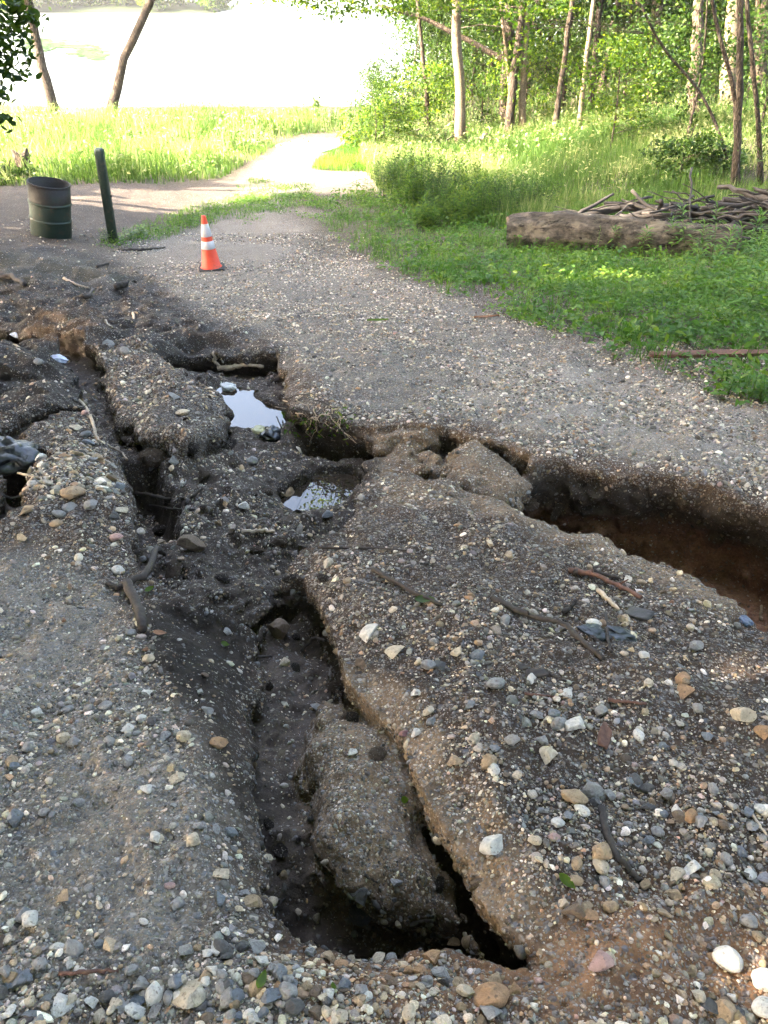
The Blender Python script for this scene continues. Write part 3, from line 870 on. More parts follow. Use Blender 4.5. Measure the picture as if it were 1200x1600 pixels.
def build_wood():
    T = trunk_px
    T("young_tree", "straight slim tan trunk alone at the edge of the sunlit clearing", [(720,236),(717,120),(713,2)], 17, None, 7, 101, M_BARKPALE)
    f = foot(792, 212); b0 = at_dist(806, 104, f[1])
    limb = [b0, at_dist(760,76,f[1]), at_dist(700,44,f[1]), at_dist(640,22,f[1]), at_dist(590,8,f[1])]
    T("oak_tree", "dark trunk with a long dark limb arching left over the clearing", [(792,205),(790,100),(797,2)], 20, None, 8, 102, M_BARKDK, 3.5, 1400, [(limb, .11, .04)])
    T("young_tree", "pale orange slim trunk right of the dark trunk with arching limb", [(815,214),(818,110),(823,2)], 11, None, 6, 103, M_BARKPALE, 1.8, 500)
    T("sapling", "thin dark sapling left of the straight tan trunk", [(672,215),(662,100),(652,2)], 7, None, 4, 104, M_BARKDK, 1.3, 350)
    T("sapling", "twin pale thin stem leaning between dark trunk and orange trunk", [(803,214),(795,120),(782,2)], 6, None, 4, 105, M_BARKPALE, 1.3, 350)
    T("sapling", "pale thin sapling in the middle of the sunlit wood", [(903,212),(916,90),(928,2)], 8, None, 5, 106, M_BARKPALE, 1.5, 400)
    T("forest_tree", "dark straight mature trunk standing in the middle of the wood", [(1019,166),(1022,80),(1027,2)], 22, None, 9, 107, M_BARK, 3.2, 1000)
    T("forest_tree", "short visible mottled trunk lit on its left side", [(1082,192),(1086,100),(1092,2)], 20, None, 9, 108, M_BARK, 3, 800)
    T("forest_tree", "broad bright barked trunk near the right edge", [(1138,172),(1142,80),(1148,2)], 28, None, 10, 109, M_BARKPALE, 3.4, 1000)
    T("forest_tree", "sunlit trunk at the far right edge of the photo", [(1181,150),(1186,80),(1192,2)], 26, None, 10, 110, M_BARK, 3.4, 1000)
    T("forest_tree", "dim slender trunk deep in the wood left of the mature trunk", [(993,130),(995,60),(998,2)], 11, None, 8, 111, M_BARKDK, 2.6, 700)
    # dark saplings close by on the right
    T("sapling", "dark upright sapling beside the brush pile", [(1149,300),(1155,150),(1157,2)], 12, None, 4, 112, M_BARKDK, 1.2, 350)
    T("sapling", "dark bent sapling crossing in front of the broad trunk", [(1152,292),(1150,150),(1128,70),(1110,2)], 7, None, 3, 113, M_BARKDK, 1.0, 250)
    T("sapling", "thin bare stem arching left above the dark bush", [(1143,275),(1120,190),(1080,120),(1030,78)], 5, None, 3, 114, M_BARKDK, 0.8, 120)
    T("sapling", "dark leaning sapling at the right edge of the photo", [(1188,292),(1185,180),(1176,90),(1165,2)], 8, None, 4, 115, M_BARKDK, 1.2, 300)
    r2 = np.random.default_rng(41)
    deep = make_tree("forest_tree", "dark trunk standing deep in the shade of the wood", "tree", [(0, 0, 0), (.05, 0, 3), (.1, .1, 9)], .17, .10, [((0, 0, 7.5), (3.2, 3.2, 2.4), 3600)], (), M_BARKDK, M_LEAF, "dark trunks deep in the wood", 130, .3, 0, False, 9)
    for i in range(32):
        D = r2.uniform(27, 44); px = r2.uniform(690, 1260); o = deep if i == 0 else copy_tree(deep); x = (px - 600) / FPX * (D * cos(PITCH) + 4 * sin(PITCH))
        o.location = (x, D, float(base(x, D)) - .1); s_ = r2.uniform(.4, .95); o.scale = (s_, s_, 1); o.rotation_euler = (r2.normal() * .03, r2.normal() * .03, r2.uniform(0, 6))
    # leafy understorey, a few kinds, copied
    kinds = []
    rr = np.random.default_rng(5)
    for k in range(5):
        h = [2.6, 3.4, 4.2, 2.0, 3.0][k]
        base_p = np.array((0., 0, 0)); P = [base_p, base_p + (rr.normal() * .1, rr.normal() * .1, h * .5), base_p + (rr.normal() * .3, rr.normal() * .3, h)]
        cr = [((0, 0, h * .72), (1.25, 1.25, h * .36), 2300), ((rr.normal() * .5, rr.normal() * .5, h * .30), (0.8, 0.8, h * .20), 350)]
        kinds.append(make_tree("leafy_sapling", "leafy young tree in the sunlit understorey of the wood", "tree", P, .035, .012, cr, (), M_BARKDK, M_LEAFDK if k in (1, 2, 4) else M_LEAF, "leafy young trees in the wood", 300 + k, .10, 0, False, 6, True, 0.3, 34))
    spots = []
    r = np.random.default_rng(11)
    for D, n, sc in ((22.5, 4, .9), (26.5, 4, 1.05), (30, 10, 1.25), (35, 16, 1.45), (41, 22, 1.7), (48, 26, 2.2)):
        for i in range(n):
            lo = {22.5: 930, 26.5: 930, 30: 640, 35: 650, 41: 660, 48: 670}[D]
            px = lo + (1330 - lo) * (i + r.uniform(.1, .9)) / n
            depth = D * cos(PITCH) + 4.2 * sin(PITCH)
            x = (px - 600) / FPX * depth
            spots.append((x, D + r.uniform(-1.5, 1.5), sc * r.uniform(.8, 1.25)))
    spots += [(-0.3, 25.5, .55), (0.5, 27.5, .7), (0.2, 31, .8), (1.2, 34, 1.0), (7.6, 15.6, .6), (9.6, 17, .9)]
    for i, (x, y, s) in enumerate(spots):
        o = kinds[i] if i < 5 else copy_tree(kinds[(1, 2, 4, 2, 1, 0)[i % 6] if 33 < y else i % 5])  # far rows get the darker leaves, painting in the wood's shade
        o.location = (x, y, float(base(x, y)) - .05); o.scale = (s, s, s); o.rotation_euler = (0, 0, r.uniform(0, 6.28))
    # boughs hanging into the top of the picture by the lake, on the arching limb
    f = foot(700, 215)
    P = [f + (0.4, 1.5, 0), f + (0.2, 1.2, 4), f + (0, .5, 7)]
    cr = [(at_dist(520, -6, 21), (1.5, 1.2, .5), 1500), (at_dist(720, -4, 22), (1.2, 1, .5), 900), (at_dist(830, 8, 22), (1.1, 1, .5), 800), (at_dist(615, -6, 21.5), (1.0, 1.0, .45), 700), (at_dist(575, -60, 21), (1.8, 1.6, .9), 1500), (np.array((-2.1, 16.5, 5.5)), (.8, .8, .8), 500), (np.array((-.6, 17, 8.2)), (1.5, 1.3, 1.2), 2600), (np.array((.9, 15.2, 7.2)), (1.3, 1.2, 1.0), 2200), (np.array((-2.2, 18.5, 10.5)), (1.6, 1.3, 1.2), 1300)]  # the high clumps hang out of view, added for the puddles to mirror
    make_tree("overhanging_tree", "leafy tree whose low boughs hang over the lake view at the top", "tree", P, .09, .05, cr, (), M_BARKDK, M_LEAF, None, 140, .10, 0, False, 8, True, 0.3)
    # the two trees on the shore
    def shore(label, pts, w, seed, crown):
        f = foot(*pts[0]); P = [f] + [at_dist(u, v, f[1]) for u, v in pts[1:]]
        d = (P[-1] - P[-2]); P.append(P[-1] + d * 1.5); P.append(P[-1] + np.array((d[0] * .6, 0, 5)))
        rr = 0.5 * w * depth_of(*f) / FPX
        cr = [(np.array((P[-1][0], P[-1][1], z)) + np.array((dx, 0, 0)), rd, n) for dx, z, rd, n in crown]
        make_tree("shore_tree", label, "tree", P, rr, rr * .5, cr, (), M_BARKDK, M_LEAF, None, seed, .24, 0, False, 10, True, .35, 40)
    shore("mossy leaning tree on the shore, the left one", [(86,180),(66,110),(48,20)], 17, 150, [(-1, 2.2, (3.2, 2, 1.6), 1500), (0.5, 6, (4, 3, 3), 3200), (0, 10, (3, 3, 2.5), 1600)])
    shore("bare dark trunk leaning right over the lake, on the shore", [(175,178),(190,100),(238,-5)], 15, 151, [(1.5, 5.5, (3.6, 2.6, 2.4), 2600), (0.5, 9.5, (3.5, 3, 3), 2600), (2.5, 2.4, (1.8, 1.5, .8), 500)])
    # leafy shrub just left of the picture, its leaves reaching in
    f = np.array((-5.6, 8.8, float(base(-5.6, 8.8))))
    cr = [(at_dist(-48, 20, 8.9), (.55, .5, .55), 900), (at_dist(-50, 100, 8.9), (.55, .5, .45), 800), (at_dist(-40, 165, 9.0), (.42, .4, .25), 350)]
    make_tree("understorey_shrub", "dark leafy branches reaching in at the left edge of the photo", "shrub", [f, f + (.0, 0, 1.6), f + (.2, .1, 3.4)], .05, .02, cr, (), M_BARKDK, M_LEAFDK, None, 160, .085, 0, False, 7, False, .3)  # leaves coloured dark to carry the shade they hang in
    # wood around the view that shades the track; unseen, low trees added against sun leaks
    r = np.random.default_rng(23)
    for i, (x, y, h, R) in enumerate([(-7.5,-1.5,11,3.6),(-9.5,2.6,12,3.6),(-10.5,6.4,13,3.5),(-13.5,0.2,14,4),(-13.5,-5,13,4),(-8,-6,12,3.8),(-15,4.2,15,4),(-14.5,8,13,3.4),(-19,-2,17,4.2),(-19.5,4,17,4.2),(-18,9.6,15,3.2),(-5.5,-4.5,7,2.6),(1.5,-8,12,3.8),(7.5,1.2,12,3.6),(9.2,6.2,13,3.6),(-3,-3.2,13,3.6),(4.2,-3.4,13,3.8),(11.5,-2,14,4.2),(12.5,3.5,14,4.2),(8,11,13,3.2),(-9.2,10.2,13.5,3.0),(-11.5,13,14,3.2),(-15,13.5,14,3.4),(-11.5,15,7,2.6),(-12.5,17.5,7,2.4),(-10.5,-2.5,13,3.6),(-6,-3,10,2.8),(-16,-3,13,3.8),(-5,-0.9,6,2.2),(-5.6,1.0,5.5,1.9),(-7.2,3.6,7,2.2),(-4.2,-2.4,5,1.8),(-4.5,1.0,14,3.2),(-6.5,4.5,14,3.2),(5.5,-9,14,4),(-3,-12,14,4.5)]):
        g = np.array((x, y, float(base(x, y))))
        lowc = 0.45 if abs(x) > 6.8 or y < 0 else .72
        cr = [(g + (0, 0, h * .80), (R, R, h * .24), 3600), (g + (0, 0, h * lowc), (R * .9, R * .9, h * .22), 3600)]
        make_tree("canopy_tree", "leafy tree of the unseen wood that shades the washed out track", "tree", [g, g + (.2, .1, h * .5), g + (.1, .3, h)], .17, .05, cr, (), M_BARK, M_LEAF, "trees shading the track", 400 + i, .27, 0, True, 9, True, .45, 34)
build_wood()

# ------------------------------------------------------------------ grass, reeds, ground cover (uncountable)
def scatter(P, n, r):
    lo = P.min(0); hi = P.max(0); out = []
    while sum(len(o) for o in out) < n:
        q = r.uniform(lo, hi, (n * 2, 2)); q = q[sd_poly(q[:, 0], q[:, 1], P) < 0]; out.append(q)
    return np.concatenate(out)[:n]

def blades(xy, h, w, r, lean=0.35):
    n = len(xy); z = ground(xy[:, 0], xy[:, 1]) - 0.01
    a = r.uniform(0, 2 * pi, n); H = h * r.uniform(0.55, 1.2, n); W = w * r.uniform(.7, 1.2, n)
    b = np.stack([xy[:, 0], xy[:, 1], z], 1); s = np.stack([np.cos(a), np.sin(a), 0 * a], 1)
    la = r.uniform(0, 2 * pi, n); ln = (lean * H * r.uniform(.2, 1.3, n))[:, None] * np.stack([np.cos(la), np.sin(la), 0 * a], 1)
    zz = np.array((0, 0, 1.0))
    m = b + ln * .35 + zz * (H * .6)[:, None]; t = b + ln + zz * H[:, None]
    V = np.stack([b - s * W[:, None] / 2, b + s * W[:, None] / 2, m + s * W[:, None] * .4, m - s * W[:, None] * .4, t], 1).reshape(-1, 3)
    k = 5 * np.arange(n)
    return V, np.stack([k, k + 1, k + 2, k + 3], 1), np.stack([k + 3, k + 2, k + 4], 1), np.repeat(np.clip(.32 + .7 * fbm2(xy[:, 0], xy[:, 1], 1.4, 3, 71) + r.normal(0, .22, n), 0, 1), 5)

def thin(xy, r, scale, thr, seed):
    v = fbm2(xy[:, 0], xy[:, 1], scale, 3, seed) + r.uniform(-.25, .25, len(xy))
    return xy[v > thr]

P_VERGE = poly([(480,318),(520,374),(600,428),(720,478),(830,518),(950,560),(1050,600),(1200,668),(1330,720),(1500,650),(1500,300),(700,296),(560,298)])
P_TALLR = poly([(560,250),(590,296),(640,330),(780,362),(1300,330),(1400,200),(900,190),(640,205)])
P_REED = poly([(-300,178),(-300,296),(60,290),(240,290),(345,279),(405,246),(445,220),(470,212),(560,206),(640,200),(640,180),(560,184),(450,186),(330,181),(200,178)])
P_STRIP = poly([(135,386),(225,350),(320,318),(395,280),(490,290),(570,335),(530,365),(450,335),(390,352),(300,360),(240,382),(180,392)])
P_BACK = np.array([(-.5, 25), (4, 23.5), (9, 22), (14, 22), (22, 30), (26, 44), (2, 44), (0, 34)], float)
P_FARR = poly([(486,264),(498,250),(530,231),(560,215),(640,205),(640,280),(610,276),(560,268)])
def build_grass():
    r = np.random.default_rng(31)
    # low broad-leaved cover on the right verge, thinning out on the gravel
    xy = scatter(P_VERGE, 190000, r)
    sd = sd_poly(xy[:, 0], xy[:, 1], P_VERGE)
    edge = ss(0.0, -2.0, sd) * 1.0 + 0.95 * fbm2(xy[:, 0], xy[:, 1], .45, 3, 5) + .06
    near = ss(13, 6, xy[:, 1])
    keep = (r.uniform(0, 1, len(xy)) < edge) & (r.uniform(0, 1, len(xy)) < 0.25 + .75 * near)
    xy = xy[keep]; hgt = 0.02 + 0.10 * r.uniform(0, 1, len(xy)) ** 1.5 + .10 * ss(0, -1.5, sd[keep]) * r.uniform(0, 1, len(xy)) * (fbm2(xy[:, 0], xy[:, 1], .4, 2, 8) > 0)
    C = np.stack([xy[:, 0], xy[:, 1], ground(xy[:, 0], xy[:, 1]) + hgt], 1)
    V, F, hue = leaf_cards(C, 0.050 + 0.025 * (fbm2(xy[:, 0], xy[:, 1], .6, 2, 14) > .1), r, .6, .62, True)
    hue = np.clip(hue * .6 + .2 + .7 * fbm2(V[:, 0], V[:, 1], .5, 3, 15), 0, 1); b = Bag(); b.add(V, None, F, hue)
    x2 = scatter(P_VERGE, 16000, r); s2 = sd_poly(x2[:, 0], x2[:, 1], P_VERGE); x2 = x2[(s2 < -.25) & (fbm2(x2[:, 0], x2[:, 1], .35, 3, 18) > .18)]; C = np.stack([x2[:, 0], x2[:, 1], ground(x2[:, 0], x2[:, 1]) + r.uniform(.04, .26, len(x2))], 1)
    V, F, hue = leaf_cards(C, .085, r, .5, .5, False); b.add(V, None, F, hue)
    x2 = scatter(P_VERGE, 30000, r); s2 = sd_poly(x2[:, 0], x2[:, 1], P_VERGE); x2 = x2[(s2 < -.1) & (fbm2(x2[:, 0], x2[:, 1], .4, 3, 19) > .16)]; b.add(*blades(x2, .26, .007, r, .6))
    tag(link("ground_cover", b.mesh("ground_cover", False), M_COVER), "low broad leaved weeds covering the verge right of the track", "ground cover", None, "stuff")
    b = Bag()
    xy = scatter(P_VERGE, 26000, r); sd = sd_poly(xy[:, 0], xy[:, 1], P_VERGE)
    xy = xy[(r.uniform(0, 1, len(xy)) < ss(0.05, -1.0, sd) * .8) & (fbm2(xy[:, 0], xy[:, 1], .5, 3, 44) > -.15)]
    b.add(*blades(xy, 0.16, 0.006, r))
    xy = thin(scatter(P_TALLR, 52000, r), r, 1.2, -.25, 45)
    b.add(*blades(xy, 0.42 + .18 * fbm2(xy[:, 0], xy[:, 1], 1.3, 2, 46), 0.011, r, .3))
    xs = thin(scatter(P_TALLR, 16000, r), r, 1.0, -.05, 62); xs = xs[xs[:, 1] > 17.5]; bl = list(blades(xs, .5, .016, r, .45)); bl[3] = np.clip(bl[3] + .25, 0, 1); b.add(*bl)  # paler blades here put the clearing's sunlight into their colour
    C = np.stack([xs[:, 0], xs[:, 1], ground(xs[:, 0], xs[:, 1]) + r.uniform(.1, .5, len(xs))], 1); V, F, hue = leaf_cards(C, .10, r, .4, .5, True); b.add(V, None, F, np.clip(hue + .2, 0, 1))  # leaves shifted paler as well, with the same painted sunlight
    xs = scatter(P_BACK, 26000, r); b.add(*blades(xs, .55, .022, r, .4)); C = np.stack([xs[:9000, 0], xs[:9000, 1], ground(xs[:9000, 0], xs[:9000, 1]) + r.uniform(.1, .7, 9000)], 1); V, F, hue = leaf_cards(C, .15, r, .5, .4, True); b.add(V, None, F, hue)
    tag(link("grass", b.mesh("grass", False), M_GRASS), "tall soft grass in front of the sunlit wood", "grass", None, "stuff")
    b = Bag(); xy = thin(scatter(P_REED, 60000, r), r, 2.0, -.3, 47); sf = foot(40, 274); xy = xy[~((np.abs(xy[:, 0] - sf[0]) < .55) & (xy[:, 1] < sf[1] + .1))]
    b.add(*blades(xy, np.maximum(.2, 0.55 + .62 * fbm2(xy[:, 0], xy[:, 1], 1.6, 3, 48)) * (.3 + .7 * ss(0, -1.6, sd_poly(xy[:, 0], xy[:, 1], P_REED) + .6 * fbm2(xy[:, 0], xy[:, 1], .8, 2, 58))), 0.018, r, .4))
    xs = xy[fbm2(xy[:, 0], xy[:, 1], 2.4, 2, 52) > .05][:700]; bl = list(blades(xs, .95, .012, r, .25)); bl[3] = np.full(len(bl[3]), 1.0); b.add(*bl)
    C = np.stack([xs[:, 0], xs[:, 1], ground(xs[:, 0], xs[:, 1]) + r.uniform(.75, 1.0, len(xs))], 1); V, F, hue = leaf_cards(C, .13, r, .25, .1, True); b.add(V, None, F, hue * 0 + 1.0)
    C = np.stack([xy[:9000, 0], xy[:9000, 1], ground(xy[:9000, 0], xy[:9000, 1]) + r.uniform(.05, .6, 9000)], 1)
    V, F, hue = leaf_cards(C, .12, r, .45, .4, True); b.add(V, None, F, hue)
    tag(link("shore_grass", b.mesh("shore_grass", False), M_GRASS), "tall backlit grass and reeds along the lake shore", "grass", None, "stuff")
    b = Bag()
    xy = scatter(P_STRIP, 30000, r); xy = xy[r.random(len(xy)) < np.clip(ss(.1, -.8, sd_poly(xy[:, 0], xy[:, 1], P_STRIP)) * (.35 + 1.3 * fbm2(xy[:, 0], xy[:, 1], .6, 4, 49)), 0, 1)]
    C = np.stack([xy[:, 0], xy[:, 1], ground(xy[:, 0], xy[:, 1]) + r.uniform(.01, .09, len(xy))], 1)
    V, F, hue = leaf_cards(C, .05, r, .55, .6, True); b.add(V, None, F, hue)
    xy = thin(scatter(P_STRIP, 7000, r), r, .7, .15, 49); b.add(*blades(xy, .13, .008, r))
    xy = scatter(P_FARR, 9000, r); b.add(*blades(xy, .22, .012, r))
    tag(link("track_weeds", b.mesh("track_weeds", False), M_COVER), "patchy green weeds growing across the far track", "weeds", None, "stuff")
build_grass()
# ------------------------------------------------------------------ stones
import bmesh
def ico(sub):
    bm = bmesh.new(); bmesh.ops.create_icosphere(bm, subdivisions=sub, radius=1.0)
    v = np.array([q.co[:] for q in bm.verts]); f = np.array([[q.index for q in p.verts] for p in bm.faces]); bm.free()
    return v, f
ICO = {0: ico(1), 1: ico(2), 2: ico(3), 3: ico(4)}

def stone_shape(level, r, angular):
    v, f = ICO[level]; v = v.copy()
    o = r.uniform(-50, 50, 3)
    n = noise3(v[:, 0] * 1.3 + o[0], v[:, 1] * 1.3 + o[1], v[:, 2] * 1.3 + o[2], 5)
    v *= (1 + 0.20 * n)[:, None]
    if angular:
        for _ in range(r.integers(7, 11)):
            d = unit(r.normal(size=3)); h = r.uniform(.36, .74)
            e = v @ d - h; v = v - d * np.maximum(e, 0)[:, None] * 0.96
        if level >= 2:
            n = noise3(v[:, 0] * 5 + o[0], v[:, 1] * 5, v[:, 2] * 5, 8); v *= (1 + 0.035 * n)[:, None]
    elif level >= 2:
        n = noise3(v[:, 0] * 3 + o[0], v[:, 1] * 3, v[:, 2] * 3, 8); v *= (1 + 0.05 * n)[:, None]
    v *= np.array((1, r.uniform(.66, .95), r.uniform(.48, .75)))
    v /= np.abs(v[:, 0]).max()
    return v, f

STONE_RGB = {"white": (.60, .57, .52), "cream": (.50, .42, .31), "grey": (.27, .26, .25), "blue grey": (.17, .185, .205), "tan": (.36, .26, .16),
             "orange": (.36, .215, .115), "dark grey": (.095, .092, .09), "brown": (.16, .115, .08), "pink": (.42, .27, .24), "purple": (.20, .10, .11), "black": (.02, .02, .022)}
def stone_material(name, rgb):
    t = NT(name + " stone"); P = t.coord()
    oi = t.n("ShaderNodeObjectInfo").outputs["Random"]
    off = t.n("ShaderNodeVectorMath", operation='ADD'); t.set(off.inputs[0], P)
    cmb = t.n("ShaderNodeCombineXYZ"); s7 = t.math('MULTIPLY', oi, 37.0)
    for i in range(3): t.set(cmb.inputs[i], s7)
    t.set(off.inputs[1], cmb.outputs[0]); P = off.outputs[0]
    n = t.noise(2.2, 6, 0.65, P); n2 = t.noise(14, 5, 0.7, P)
    c = t.mix(t.mr(n, 0.3, 0.72), tuple(x * 0.66 for x in rgb), tuple(min(1, x * 1.18) for x in rgb))
    c = t.mix(t.mr(n2, 0.58, 0.72), c, tuple(0.4 * x + 0.05 for x in rgb))
    spots = t.mr(t.noise(3.1, 3, .5, P), .60, .70); c = t.mix(t.math('MULTIPLY', spots, .7), c, (0.10, 0.07, 0.045))
    return t.done(t.bsdf(c, t.mr(n2, 0.3, 0.7, 0.6, 0.85), t.bump(t.math('ADD', n, t.math('MULTIPLY', n2, .35)), 0.55, 0.12), Specular_IOR_Level=0.35))
M_STONE = {k: stone_material(k, v) for k, v in STONE_RGB.items()}

def hit(px, py):
    dx, dy, dz = ray(px, py)
    t = np.geomspace(0.5, 60, 2500)
    h = CAM[2] + t * dz - ground(t * dx, t * dy)
    i = np.argmax(h < 0)
    if i == 0: i = 1
    a, b = t[i - 1], t[i]; k = h[i - 1] / (h[i - 1] - h[i] + 1e-9); tt = a + (b - a) * k
    return np.array((tt * dx, tt * dy, CAM[2] + tt * dz))
def to_px(x, y, z):
    dz = z - CAM[2]; d = y * cos(PITCH) - dz * sin(PITCH); up = y * sin(PITCH) + dz * cos(PITCH)
    return 600 + FPX * x / d, 800 - FPX * up / d, d

_sr = np.random.default_rng(77)
STONE_MESH = {}
def stone_mesh(colour, angular, k):
    key = (colour, angular, k)
    if key not in STONE_MESH:
        r = np.random.default_rng(1000 + k + 50 * angular)
        v, f = stone_shape(3, r, angular)
        me = mesh_np("stone", v, f, True)
        if angular: me.set_sharp_from_angle(angle=radians(24))
        me.materials.append(M_STONE[colour]); STONE_MESH[key] = me
    return STONE_MESH[key]

def put_stone(p, rad, colour, angular, k, label, rz, squash=1.0, tilt=None, sink=.30, group="loose stones on the washed out track", tall=1.0):
    o = bpy.data.objects.new("stone", stone_mesh(colour, angular, k)); COL.objects.link(o)
    gx, gy = slope(p[0], p[1]); gx = float(np.clip(gx, -.8, .8)); gy = float(np.clip(gy, -.8, .8))
    n = Vector((-gx, -gy, 1)).normalized()
    q = Vector((0, 0, 1)).rotation_difference(n) @ Euler((_sr.normal() * .15, _sr.normal() * .15, rz)).to_quaternion()
    o.rotation_mode = 'QUATERNION'; o.rotation_quaternion = q
    o.scale = (rad, rad * squash, rad * squash * tall)
    zr = 0.6 * rad * squash * tall
    o.location = (p[0], p[1], p[2] + zr * (1 - 2 * sink))
    tag(o, label, "stone", group)
    return o

